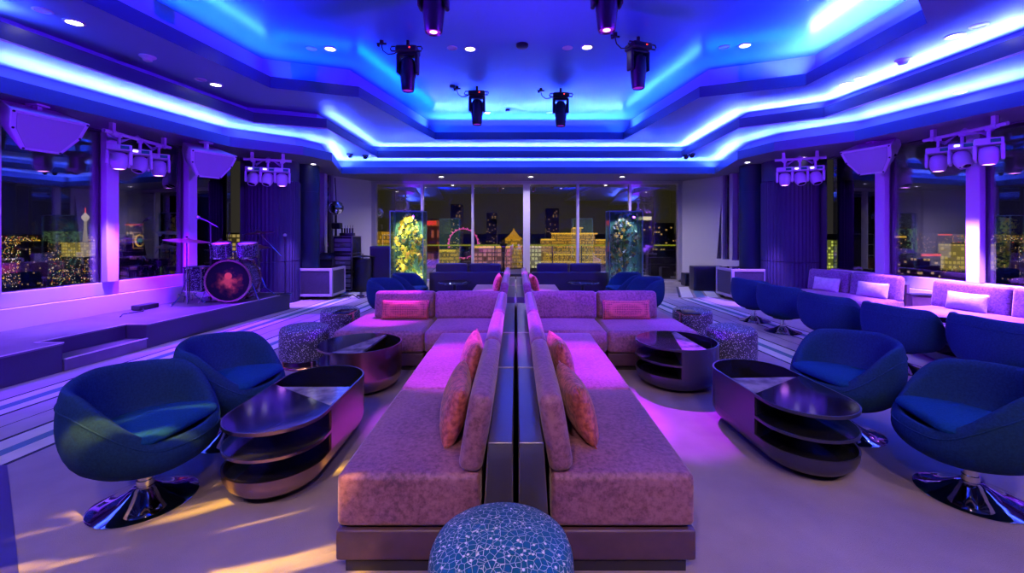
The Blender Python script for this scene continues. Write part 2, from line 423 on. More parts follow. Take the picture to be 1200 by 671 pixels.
# ------------------------------------------------------------------ room shell
XM = 0.32                                   # the room's own centre line lies a little right of the sofas'
def offset(poly, d):
    """move an open polyline sideways (to its left when d > 0)"""
    out = []; K = len(poly)
    for i in range(K):
        ns = []
        for a, b in ((i - 1, i), (i, i + 1)):
            if a < 0 or b >= K: continue
            t = (Vector(poly[b]) - Vector(poly[a])).normalized(); ns.append(Vector((-t.y, t.x)))
        if len(ns) == 1: q = ns[0] * d
        else:
            q = (ns[0] + ns[1]).normalized(); q = q * (d / max(0.35, q.dot(ns[0])))
        out.append((poly[i][0] + q.x, poly[i][1] + q.y))
    return out
YB = -5.0
Z0, Z1, Z2, Z3 = 2.95, 3.30, 3.60, 4.10
E0 = [(-7.08, YB), (-5.41, 4.57), (-4.93, 7.51), (-4.09, 8.36), (-3.84, 9.09), (-4.45, 11.10),
      (5.09, 11.10), (4.54, 8.91), (4.72, 7.95), (5.49, 7.05), (5.87, 5.03), (7.60, YB)]
E1 = [(-6.30, YB), (-4.85, 4.09), (-4.37, 7.26), (-3.34, 7.68), (-3.42, 10.75), (4.10, 10.75), (3.93, 7.65), (4.92, 6.95), (5.10, 4.37), (6.5, YB)]
E2 = [(-5.0, YB), (-3.97, 3.97), (-3.62, 6.41), (-2.48, 6.87), (-1.87, 10.05), (2.49, 10.05), (2.90, 6.87), (4.20, 6.30), (4.17, 4.41), (3.67, 3.97), (3.4, YB)]
WALL = [(-7.75, YB), (-6.18, 4.8), (-5.58, 8.4), (-5.3, 10.6), (-4.95, 11.4), (-4.2, 12.8), (4.83, 12.8), (5.43, 11.6), (5.80, 10.6), (6.2, 8.4), (6.82, 4.8), (8.45, YB)]

def ring(name, outer, inner, z, m):
    b = MB()
    K = len(outer)
    # fill between two open polylines: triangulate the closed loop
    loop = list(outer) + list(reversed(inner))
    vs = [b.bm.verts.new((x, y, z)) for x, y in loop]
    f = b.bm.faces.new(vs)
    bmesh.ops.triangulate(b.bm, faces=[f])
    return struct(b.build(name, m))
def wallstrip(b, line, z0, z1, mi=0):
    for (x0, y0), (x1, y1) in zip(line, line[1:]):
        b.poly([(x0, y0, z0), (x1, y1, z0), (x1, y1, z1), (x0, y0, z1)], mi)

ring('ceiling_soffit', offset(WALL, 0.3), E0, Z0, M['soffit'])
LIP, REC = 0.17, 0.24
def cove(edge, z, znext, name):
    """a lip along the tray edge with a ledge behind it that hides the light strip"""
    b = MB()
    back = offset(edge, 0.025); rec = offset(edge, REC)
    wallstrip(b, edge, z, z + LIP); wallstrip(b, back, z, z + LIP)
    for i in range(len(edge) - 1):
        b.poly([(*edge[i], z + LIP), (*edge[i + 1], z + LIP), (*back[i + 1], z + LIP), (*back[i], z + LIP)])
        b.poly([(*edge[i], z), (*edge[i + 1], z), (*rec[i + 1], z + 0.004), (*rec[i], z + 0.004)])
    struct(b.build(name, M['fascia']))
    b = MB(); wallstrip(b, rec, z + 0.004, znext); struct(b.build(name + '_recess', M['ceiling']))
    return rec
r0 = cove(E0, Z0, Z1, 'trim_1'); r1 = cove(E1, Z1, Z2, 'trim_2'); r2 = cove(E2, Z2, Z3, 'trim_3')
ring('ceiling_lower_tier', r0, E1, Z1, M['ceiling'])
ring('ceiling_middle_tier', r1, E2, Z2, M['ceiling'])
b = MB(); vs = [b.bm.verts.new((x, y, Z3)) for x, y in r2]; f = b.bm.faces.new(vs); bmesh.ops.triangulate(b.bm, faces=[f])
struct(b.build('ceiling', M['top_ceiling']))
# the roof slab above, so no sky light leaks in
b = MB(); b.box((0.3, 4, 4.4), (18, 19, 0.1)); struct(b.build('ceiling_slab', M['dark_wall']))

b = MB()
for i in range(len(E1) - 1):
    b.tube([(*E1[i], Z1 - .004), (*E1[i + 1], Z1 - .004)], .012, 6)
struct(b.build('trim_4', M['frame']))
def leds(edge, z, segs, kb, kp):
    """segs: segment index -> (blue level, pale level)"""
    for i, (lb, lp) in segs.items():
        a = offset(edge, 0.07)
        p0 = Vector((*a[i], z + LIP - 0.02)); p1 = Vector((*a[i + 1], z + LIP - 0.02))
        if i == 0: p0 = p0.lerp(p1, 0.45)
        if i == len(edge) - 2: p1 = p1.lerp(p0, 0.45)
        t = (p1 - p0).normalized(); inward = Vector((t.y, -t.x, 0))
        g = min(0.06, (p1 - p0).length * 0.1)
        p0 = p0 + t * g; p1 = p1 - t * g
        if lb: strip('cove_strip', p0, p1, inward * 1.0 + Vector((0, 0, .45)), LED_BLUE, kb * lb)
        if lp: strip('cove_strip_pale', p0, p1, inward * 1.0 + Vector((0, 0, .8)), LED_PALE, kp * lp)
leds(E0, Z0, {0: (1, 1.3), 1: (1, 1.2), 2: (1, .7), 3: (1, .8), 4: (1, 1), 5: (1, .8), 6: (1, 1), 7: (1, .8), 8: (1, 1), 9: (1, 1.2), 10: (1, 1.3)}, K_LED, K_PALE)
leds(E1, Z1, {0: (1, 1.0), 3: (.5, .4), 4: (1, .9), 5: (1, 1.3), 6: (1, 1.5), 7: (1, 1.9), 8: (1, 1.9)}, K_LED, K_PALE)
leds(E2, Z2, {0: (3, 0), 1: (.8, .1), 2: (.45, 0), 3: (.6, 0), 4: (3, 1.0), 5: (.7, .1), 6: (.7, 0), 7: (2, 2.2), 8: (2, 1), 9: (3, 0)}, K_LED, K_PALE)

# floor: carpet, stripes following the stage, marble by the back glass
b = MB()
SL = 0.088
def xl(off, y): return off + SL * y
def band(o0, o1, mi, side, y0=-4.5, y1=9.6, z=0.002):
    s = side
    b.poly([(s * -(xl(o0, y0)) * -1 if False else s * (o0 - SL * y0), y0, z), (s * (o1 - SL * y0), y0, z), (s * (o1 - SL * y1), y1, z), (s * (o0 - SL * y1), y1, z)], mi)
b.poly([(-9, YB, 0), (9.5, YB, 0), (9.5, 10.4, 0), (-9, 10.4, 0)], 0)
b.poly([(-9, 10.4, 0), (9.5, 10.4, 0), (9.5, 12.9, 0), (-9, 12.9, 0)], 5)
edges = [(3.50, 3.535, 3), (3.535, 3.68, 1), (3.68, 3.775, 2), (3.775, 3.93, 1), (3.93, 3.965, 3), (3.965, 4.47, 4), (4.21, 4.222, 3), (4.47, 4.505, 3),
         (4.505, 4.62, 1), (4.62, 4.73, 2), (4.73, 4.86, 1), (4.86, 4.89, 3), (4.89, 6.9, 4)]
for side in (-1, 1):
    for k, (o0, o1, mi) in enumerate(edges): band(o0, o1, mi, side, z=0.002 if k != 6 else 0.003)
for side in (-1, 1):
    for k, (x0, wd, mi) in enumerate(((3.55, 0.05, 3), (3.62, 0.26, 1), (3.95, 0.20, 2), (4.2, 0.25, 1), (4.5, 0.10, 3))):
        b.poly([(side * x0 + .1, 9.75, .003), (side * (x0 + wd) + .1, 9.75, .003), (side * (x0 + wd + .62) + .1, 11.6, .003), (side * (x0 + .62) + .1, 11.6, .003)], mi)
b.poly([(-5.3, 2.62, 0.004), (-3.25, 2.78, 0.004), (-2.17, 1.90, 0.004), (-1.6, 1.2, 0.004), (-1.6, -1, 0.004), (-5.3, -1, 0.004)], 6)
struct(b.build('floor', [M['carpet'], M['stripe_pale'], M['stripe_teal'], M['stripe_dark'], M['stripe_pink'], M['marble'], M['inlay']]))

# side window walls
def wall_x(side, y): return (XM - 6.5 + 0.167 * (y - 4.8)) if side < 0 else (XM + 6.5 - 0.167 * (y - 4.8))
SILL = 0.75
for side, nm in ((-1, 'left'), (1, 'right')):
    y_end = 8.62
    ys = [6.37 + 1.29 * k for k in range(-8, 2)] if side < 0 else [6.25 + 1.33 * k for k in range(-8, 2)]
    ang = math.atan(0.167) * (-side) if side > 0 else -math.atan(0.167)
    rot = Matrix.Rotation(math.atan(0.167) * side, 3, 'Z')
    # sill wall
    b = MB()
    ya, yb = YB, y_end
    for (xo, z0, z1) in ((0.0, 0.0, 0.56), (-0.05, 0.56, SILL), (0.06, 0.0, 0.12)):
        p = [(wall_x(side, ya) - side * xo, ya), (wall_x(side, yb) - side * xo, yb), (wall_x(side, yb) + side * 0.3, yb), (wall_x(side, ya) + side * 0.3, ya)]
        b.prism(p, z0, z1)
    struct(b.build('wall_' + nm, M['sill'], bevel=0.01))
    b = MB()
    p = [(wall_x(side, ya) + side * .02, ya), (wall_x(side, yb) + side * .02, yb), (wall_x(side, yb) + side * 0.3, yb), (wall_x(side, ya) + side * 0.3, ya)]
    b.prism(p, Z0 - 0.02, 4.35); struct(b.build('wall_' + nm + '_header', M['dark_wall']))
    for k, y in enumerate(ys):
        if y < -4: continue
        b = MB()
        x = wall_x(side, y)
        b.box((x + side * 0.02, y, (SILL + Z0) / 2), (0.10, 0.17, Z0 - SILL), rot)
        b.box((x + side * 0.12, y, (SILL + Z0) / 2), (0.16, 0.10, Z0 - SILL), rot)
        struct(b.build('trim_mullion_' + nm, M['sill'], bevel=0.008))
        y1 = ys[k + 1] if k + 1 < len(ys) else y_end
        b = MB()
        p = [(wall_x(side, y) + side * .10, y), (wall_x(side, y1) + side * .10, y1), (wall_x(side, y1) + side * .12, y1), (wall_x(side, y) + side * .12, y)]
        b.prism(p, SILL - 0.02, Z0)
        struct(b.build('window_%d' % (k + (1 if side < 0 else 21)), M['glass']))
# dark wall behind the round columns, white canted walls and slit windows beside the back glass
b = MB(); wallstrip(b, [(-5.45, 8.6), (-5.35, 10.6)], 0, Z0); struct(b.build('wall_left_return', M['dark_wall']))
b = MB(); wallstrip(b, [(6.15, 8.6), (5.95, 10.6)], 0, Z0); struct(b.build('wall_right_return', M['dark_wall']))
for side, nm in ((-1, 'left'), (1, 'right')):
    mx_ = lambda x: XM + side * x
    b = MB()
    # leaning wall panel: its far edge leans
    lo = [(mx_(4.51), 12.8), (mx_(5.05), 11.75)]; hi = [(mx_(4.51), 12.8), (mx_(5.18), 11.55)]
    t = side * 0.16
    a = [b.bm.verts.new((x, y, 0)) for x, y in lo] + [b.bm.verts.new((x, y, Z0)) for x, y in reversed(hi)]
    a2 = [b.bm.verts.new((v.co.x + t, v.co.y + 0.08, v.co.z)) for v in a]
    b.face(a); b.face(list(reversed(a2)))
    for i in range(4): b.face([a[i], a[(i + 1) % 4], a2[(i + 1) % 4], a2[i]])
    b.prism([(mx_(5.0), 11.85), (mx_(5.32), 10.6), (mx_(5.5), 10.6), (mx_(5.2), 11.85)], 0, 0.75)
    struct(b.build('wall_' + nm + '_canted', M['wall']))
    b = MB(); b.box((mx_(5.24), 11.12, 1.85), (0.14, 0.16, 2.2)); b.box((mx_(5.16), 11.50, 1.85), (0.07, 0.08, 2.2))
    struct(b.build('trim_slit_' + nm, M['frame'], bevel=0.006))
    b = MB(); b.prism([(mx_(5.14), 11.7), (mx_(5.42), 10.6), (mx_(5.44), 10.6), (mx_(5.16), 11.7)], 0.75, Z0)
    struct(b.build('window_%d' % (41 if side < 0 else 42), M['glass']))
# back glass wall
gx = [(438 - CX) / F * 12.8, (495 - CX) / F * 12.8, (554 - CX) / F * 12.8, (617 - CX) / F * 12.8, (677 - CX) / F * 12.8, (738 - CX) / F * 12.8, (797 - CX) / F * 12.8]
for i in range(6):
    b = MB(); b.box(((gx[i] + gx[i + 1]) / 2, 12.83, 1.45), (gx[i + 1] - gx[i], 0.02, 2.9)); struct(b.build('window_%d' % (51 + i), M['back_glass']))
for i, x in enumerate(gx):
    b = MB(); wd = 0.20 if i == 3 else (0.16 if i in (0, 6) else 0.07)
    b.box((x, 12.8, 1.45), (wd, 0.14, 2.9)); struct(b.build('trim_back_mullion', M['frame'], bevel=0.006))
b = MB(); b.box((XM, 12.8, 2.91), (9.2, 0.16, 0.10)); b.box((XM, 12.8, 0.03), (9.2, 0.14, 0.06)); struct(b.build('trim_back_rail', M['frame'], bevel=0.006))
b = MB(); b.box((XM, 12.95, 3.6), (12, 0.2, 1.28)); struct(b.build('wall_back_header', M['dark_wall']))
b = MB(); b.box((XM, YB - 0.1, 2.15), (17, 0.2, 4.4)); struct(b.build('wall_rear', M['dark_wall']))

# round columns: smooth dark drum and ribbed drum
for side, nm, cx_, rx_ in ((-1, 'left', -4.72, -5.16), (1, 'right', 5.34, 5.80)):
    b = MB(); b.lathe([(0.30, 0), (0.30, 2.35), (0.294, 2.352), (0.294, 2.36), (0.30, 2.362), (0.30, Z0)], 48, Matrix.Translation((cx_, 9.75, 0)))
    struct(b.build('column_smooth_' + nm, M['column']))
    b = MB(); N = 96
    for z0, z1, k in ((0.0, 0.86, 1), (0.87, 2.52, 1), (2.53, Z0, 0)):
        prof = []
        for i in range(N):
            a = 2 * PI * i / N; r = 0.53 + (0.018 if (i % 2 and k) else 0.0)
            prof.append((rx_ + r * math.cos(a), 9.2 + r * math.sin(a)))
        b.prism(prof, z0, z1)
    struct(b.build('column_ribbed_' + nm, M['rib']))

# ------------------------------------------------------------------ stage
st = thing('stage', 'low black stage platform with a cut-in step, along the left windows', 'stage')
def sf(y): return -4.87 + 0.133 * (y - 4.11)
def swl(y): return wall_x(-1, y) + 0.07
ST = 0.31
pts = [(swl(-1), -1), (sf(-1), -1), (sf(4.62), 4.62), (sf(4.62) - .31, 4.62), (sf(5.53) - .27, 5.53), (sf(5.53), 5.53), (sf(8.32), 8.32), (swl(8.4), 8.42)]
b = MB(); vs = [b.bm.verts.new((x, y, ST - 0.02)) for x, y in pts]; v2 = [b.bm.verts.new((x, y, ST)) for x, y in pts]
f = b.face(v2); b.face(list(reversed(vs)))
for i in range(len(pts)): j = (i + 1) % len(pts); b.face([vs[i], vs[j], v2[j], v2[i]])
b.build('deck', M['stage'], st)
b = MB(); wallstrip(b, [(p[0] - 0.012, p[1]) for p in pts[1:]], 0.0, ST - 0.02); b.build('skirt', M['stage_side'], st)
b = MB()
for a, c in ((pts[1], pts[2]), (pts[2], pts[3]), (pts[3], pts[4]), (pts[4], pts[5]), (pts[5], pts[6]), (pts[6], pts[7])):
    a = Vector((*a, ST + 0.001)); c = Vector((*c, ST + 0.001)); d = (c - a)
    b.box((a + c) / 2, (0.016, d.length, 0.008), Matrix.Rotation(math.atan2(-d.x, d.y), 3, 'Z'))
b.build('edge_trim', M['nosing'], st)
b = MB(); b.prism([(sf(4.62), 4.63), (sf(5.53), 5.52), (sf(5.53) - .27, 5.52), (sf(4.62) - .31, 4.63)], 0, 0.13); b.build('step', M['stage'], st)
b = MB(); a = Vector((sf(4.62) + .005, 4.63, .135)); c = Vector((sf(5.53) + .005, 5.52, .135)); b.box((a + c) / 2, (0.025, (c - a).length, 0.012), Matrix.Rotation(math.atan2(-(c - a).x, (c - a).y), 3, 'Z')); b.build('step_nosing', M['nosing'], st)

# ------------------------------------------------------------------ sofas
def shell_poly(b, s, y0, y1, gap=0.012):
    prof = [(gap, .055), (.155, .055), (.122, .575), (gap, .575)]
    m = Matrix(((s, 0, 0, 0), (0, 0, 1, 0), (0, 1, 0, 0), (0, 0, 0, 1)))
    b.prism(prof, y0, y1, m)
def sofa_run(s, y0, y1, label, group):
    t = thing('sofa_module', label, 'sofa', (0, 0, 0), 0, group)
    yc = (y0 + y1) / 2; L = y1 - y0
    b = MB(); b.box((s * .47, yc, .0275), (.56, L - .04, .055)); b.build('plinth', M['plinth'], t)
    b = MB(); b.rbox((s * .475, yc, .122), (.63, L - .006, .134), .012); b.build('base_panel', M['leather'], t)
    b = MB(); b.rbox((s * .4715, yc, .315), (.63, L - .006, .232), .028, mid=5, bulge=(.006, .004, .012), seg=3); b.build('seat_cushion', M['velvet'], t)
    b = MB(); b.rbox((s * .178, yc, .603), (.105, L - .008, .345), .04, Matrix.Rotation(s * R(-9.5), 3, 'Y'), mid=5, bulge=(.008, .004, .006)); b.build('back_cushion', M['velvet'], t)
    b = MB(); shell_poly(b, s, y0 + .002, y1 - .002); b.build('back_shell', M['ledge'], t, bevel=.006)
    b = MB(); b.box((s * .066, y1 - .012, .5775), (.106, .012, .005)); b.build('seam_strip', M['nosing'], t)
    return t
def sofa_corner(s, y0, label, group):
    t = thing('sofa_module', label, 'sofa', (0, 0, 0), 0, group)
    ye = y0 + 1.62
    b = MB(); b.box((s * .47, y0 + .33, .0275), (.56, .6, .055)); b.box((s * .55, y0 + 1.1, .0275), (.74, .85, .055)); b.build('plinth', M['plinth'], t)
    b = MB(); b.rbox((s * .475, y0 + .32, .122), (.63, .62, .134), .012); b.rbox((s * .56, y0 + 1.12, .122), (.80, .96, .134), .012); b.build('base_panel', M['leather'], t)
    b = MB(); b.rbox((s * .4715, y0 + .322, .312), (.63, .63, .226), .028, mid=4, bulge=(.004, .004, .008)); b.build('seat_cushion', M['velvet'], t)
    b = MB(); b.rbox((s * .565, y0 + 1.05, .320), (.81, .82, .240), .05, mid=4, bulge=(.006, .01, .010)); b.build('seat_cushion', M['velvet'], t)
    b = MB(); b.rbox((s * .178, y0 + .62, .603), (.105, 1.22, .345), .04, Matrix.Rotation(s * R(-9.5), 3, 'Y'), mid=4, bulge=(.008, .004, .006)); b.build('back_cushion', M['velvet'], t)
    b = MB(); b.rbox((s * .575, y0 + 1.36, .595), (.80, .13, .33), .04, Matrix.Rotation(R(-8), 3, 'X'), mid=4, bulge=(.004, .010, .006)); b.build('back_cushion', M['velvet'], t)
    b = MB(); shell_poly(b, s, y0 + .002, ye); b.build('back_shell', M['ledge'], t, bevel=.006)
    b = MB(); b.box((s * .55, y0 + 1.54, .33), (.82, .10, .55)); b.build('rear_shell', M['leather'], t, bevel=.008)
    return t
def sofa_wing(s, y0, label, group):
    t = thing('sofa_module', label, 'sofa', (0, 0, 0), 0, group)
    b = MB(); b.box((s * 1.46, y0 + .66, .0275), (.88, 1.2, .055)); b.build('plinth', M['plinth'], t)
    b = MB(); b.rbox((s * 1.46, y0 + .66, .122), (.95, 1.30, .134), .012); b.build('base_panel', M['leather'], t)
    b = MB(); b.rbox((s * 1.465, y0 + .66, .312), (.97, 1.33, .236), .045, mid=5, bulge=(.004, .006, .008)); b.build('seat_cushion', M['velvet'], t)
    b = MB(); b.rbox((s * 1.355, y0 + .73, .590), (.735, .13, .33), .045, Matrix.Rotation(R(-8), 3, 'X'), mid=4, bulge=(.004, .012, .006)); b.build('back_cushion', M['velvet'], t)
    b = MB(); b.rbox((s * 1.345, y0 + .89, .570), (.70, .12, .29), .02); b.build('back_shell', M['velvet'], t)
    return t
for s, nm in ((-1, 'left'), (1, 'right')):
    sofa_run(s, 1.90, 2.95, 'nearest mauve velvet bench seat %s of the back rail, facing the blue stool' % nm, 'front sectional sofa modules')
    sofa_run(s, 2.95, 3.95, 'second mauve velvet bench seat %s of the back rail, lit magenta by a spotlight' % nm, 'front sectional sofa modules')
    sofa_corner(s, 3.95, 'mauve velvet corner seat %s of the back rail, between bench and wing' % nm, 'front sectional sofa modules')
    sofa_wing(s, 4.63, 'mauve velvet wing seat with a coral lumbar pillow, %s end of the front sectional' % nm, 'front sectional sofa modules')
    sofa_run(s, 6.05, 7.35, 'mauve bench seat behind the corner seat, %s of the far back rail' % nm, 'rear sectional sofa modules')
    sofa_run(s, 7.35, 8.65, 'farthest mauve bench seat with a pink pillow, %s of the far back rail' % nm, 'rear sectional sofa modules')

def pillow(name, size, m, loc, rot, label, group, cat='pillow'):
    L, H, T = size                    # local x length, z height, y thickness
    def fn(o):
        u = o.x / (L / 2); v = o.z / (H / 2)
        k = (max(0, 1 - u * u) ** .42) * (max(0, 1 - v * v) ** .42)
        pin = 1 - 0.07 * (1 - u * u) * 1
        return Vector((o.x * (1 - 0.05 * (1 - v * v)), o.y * (0.12 + 0.88 * k), o.z * (1 - 0.08 * (1 - u * u))))
    b = MB(); b.rbox((0, 0, 0), (L, T, H), min(T, H) * .3, seg=3, mid=9, fn=fn)
    o = b.build(name, m); o.location = loc; o.rotation_euler = rot
    # seam around the edge
    b = MB(); pts = []
    for i in range(48):
        a = 2 * PI * i / 48; c, s_ = math.cos(a), math.sin(a)
        k = 1 / max(abs(c), abs(s_)); u = max(-1, min(1, c * k)) ; v = max(-1, min(1, s_ * k))
        pts.append((u * L / 2 * (1 - 0.05 * (1 - v * v)) * .985, 0, v * H / 2 * (1 - 0.08 * (1 - u * u)) * .985))
    b.tube(pts, .005, 6, closed=True); b.build('piping', m, o)
    return tag(o, label, cat, group)
for s, nm in ((-1, 'left'), (1, 'right')):
    lean = R(-17)
    pillow('pillow', (.50, .31, .15), M['red_pillow2'], (s * .325, 2.36, .578), (s * -lean * -1 if False else (lean if s > 0 else -lean) * 0, 0, 0), 'coral pillow leaning on the nearest bench back, %s of the rail' % nm, 'pillows on the benches')
    pillow('pillow', (.46, .31, .15), M['red_pillow2'], (s * .325, 3.18, .578), (0, 0, 0), 'magenta-lit pillow on the second bench, %s of the rail' % nm, 'pillows on the benches')
    pillow('pillow', (.46, .32, .14), M['red_pillow2'], (s * .315, 7.5, .59), (0, 0, 0), 'bright pink pillow on the far bench, %s of the rail' % nm, 'pillows on the benches')
    pillow('pillow', (.58, .23, .13), M['red_pillow'], (s * 1.33, 5.235, .548), (R(-10), 0, 0), 'long coral dotted lumbar pillow on the %s wing seat' % nm, 'lumbar pillows on the wings')
for o in COL.objects:
    if o.name.startswith('pillow') and abs(o.location.x) < .5:
        s = 1 if o.location.x > 0 else -1
        # long side along the bench, leaning towards the back
        o.rotation_euler = (Matrix.Rotation(s * R(-16), 3, 'Y') @ Matrix.Rotation(s * PI / 2 + R(6), 3, 'Z')).to_euler()

# ------------------------------------------------------------------ swivel tub chairs
RA, RBB = .335, .355              # shell radius: front to back, side to side
def chair_rim(th):
    a = abs(((th + PI) % (2 * PI)) - PI) / PI
    t = max(0, min(1, (a - .16) / .42)); t = t * t * (3 - 2 * t)
    t2 = max(0, min(1, (a - .5) / .5))
    return .405 + .275 * t + .035 * t2
def chair_rad(th): return 1 / math.sqrt((math.cos(th) / RA) ** 2 + (math.sin(th) / RBB) ** 2)
def chair_shell():
    b = MB(); n = 72
    A = [2 * PI * i / n for i in range(n)]
    rings = []
    for k, h in ((.20, 0.0), (.48, .02), (.72, .09), (.89, .22), (.985, .42), (1.02, .62), (1.0, .82), (.975, .92)):
        rings.append([(chair_rad(a) * k, .205 + (chair_rim(a) - .205) * h, a) for a in A])
    for k, dz in ((.955, -.008), (.925, .008), (.885, .012), (.84, .004), (.805, -.018), (.785, -.05)):   # thick rounded rim
        rings.append([(chair_rad(a) * k, chair_rim(a) + dz, a) for a in A])
    for k, h in ((.765, .62), (.72, .38), (.60, .18), (.3, .12)):
        rings.append([(chair_rad(a) * k, .30 + (chair_rim(a) - .30) * h, a) for a in A])
    V = [[b.bm.verts.new((q * math.cos(a), q * math.sin(a), z)) for q, z, a in r] for r in rings]
    for a, c in zip(V, V[1:]):
        for i in range(n): b.face([a[i], a[(i + 1) % n], c[(i + 1) % n], c[i]], 0, True)
    cv = b.bm.verts.new((0, 0, sum(v.co.z for v in V[-1]) / n - .01))
    for i in range(n): b.face([V[-1][i], V[-1][(i + 1) % n], cv], 0, True)
    b.face(list(reversed(V[0])), 0)
    return b
def chair_seat():
    b = MB(); n = 72
    def rr(th):
        k = 1 / math.sqrt((math.cos(th) / .265) ** 2 + (math.sin(th) / .275) ** 2)
        if math.cos(th) > 0: k = min(k * 1.24, .268 / math.cos(th), .275 / max(1e-6, abs(math.sin(th))) if abs(th) else 9)
        return k
    prof = [(0.0, -.035), (.6, -.035), (.93, -.03), (.995, -.012), (1.0, .004), (.96, .022), (.86, .038), (.5, .052), (0, .056)]
    V = []
    for k, z in prof:
        if k == 0: V.append([b.bm.verts.new((0, 0, z + .43))]); continue
        row = []
        for i in range(n):
            a = 2 * PI * i / n; a = (a + PI) % (2 * PI) - PI; q = rr(a) * k; x = q * math.cos(a)
            row.append(b.bm.verts.new((x, q * math.sin(a), z + .418 + .08 * x)))
        V.append(row)
    for a, c in zip(V, V[1:]):
        for i in range(n):
            j = (i + 1) % n
            if len(a) == 1: b.face([a[0], c[j], c[i]], 0, True)
            elif len(c) == 1: b.face([a[i], a[j], c[0]], 0, True)
            else: b.face([a[i], a[j], c[j], c[i]], 0, True)
    return b
def make_chair(label):
    t = thing('swivel_tub_chair', label, 'chair')
    sh = chair_shell().build('shell', M['teal_wool'], t)
    sd = sh.modifiers.new('smooth', 'SUBSURF'); sd.levels = 1; sd.render_levels = 1
    b = MB(); pts = []
    for i in range(96):
        a = 2 * PI * i / 96; q = chair_rad(a) * .998; pts.append((q * math.cos(a), q * math.sin(a), .205 + (chair_rim(a) - .205) * .84))
    b.tube(pts, .004, 6, closed=True); b.build('seam', M['teal_wool'], sh)
    cs = chair_seat().build('seat_cushion', M['teal_wool_seat'], t)
    sd = cs.modifiers.new('smooth', 'SUBSURF'); sd.levels = 1; sd.render_levels = 1
    b = MB(); b.lathe([(.0, .235), (.11, .23), (.13, .20), (.10, .19), (.034, .188), (.034, .12), (.040, .12), (.040, .07)], 24, cap1=True); b.build('swivel_post', M['chrome'], t)
    b = MB(); b.lathe([(0.0, .088), (.05, .086), (.075, .07), (.13, .038), (.19, .020), (.238, .010), (.245, .006), (.245, .0), (.0, .0)], 64); b.build('trumpet_base', M['chrome'], t)
    return t
CH = [(-2.06, 2.42, -4, 'nearest blue tub chair on the left, beside the bronze oval table', 'chairs at the oval tables'),
      (-2.06, 3.16, -2, 'second blue tub chair on the left, behind the nearest one', 'chairs at the oval tables'),
      (2.57, 2.46, 166, 'nearest blue tub chair on the right, cut by the photo edge', 'chairs at the oval tables'),
      (2.45, 3.24, 188, 'blue tub chair behind the black oval table on the right', 'chairs at the oval tables'),
      (3.95, 7.22, 14, 'farthest blue tub chair of the right row, in front of the road case', 'chairs facing the right banquettes'),
      (3.95, 6.44, 14, 'second farthest blue tub chair of the right row, seen from behind', 'chairs facing the right banquettes'),
      (3.98, 5.52, 12, 'middle blue tub chair of the right row, seen from behind', 'chairs facing the right banquettes'),
      (4.16, 4.70, 10, 'blue tub chair overlapping the dark tub table in the right row', 'chairs facing the right banquettes'),
      (4.46, 4.02, 8, 'nearest blue tub chair of the right row, at the photo edge, seen from behind', 'chairs facing the right banquettes'),
      (-2.06, 7.05, -10, 'blue tub chair behind the left wing seat, nearer of two', 'chairs by the flower display cases'),
      (-1.92, 7.95, -10, 'blue tub chair in front of the yellow flower display case', 'chairs by the flower display cases'),
      (2.12, 7.25, 190, 'blue tub chair behind the right wing seat, nearer of two', 'chairs by the flower display cases'),
      (1.98, 8.05, 190, 'blue tub chair in front of the right flower display case', 'chairs by the flower display cases')]
c0 = None
for x, y, a, lab, grp in CH:
    if c0 is None:
        c0 = make_chair(lab); c0['group'] = grp; c0.location = (x, y, 0.003); c0.rotation_euler = (0, 0, R(a))
    else: dup(c0, (x, y, 0.003), R(a), lab, grp)

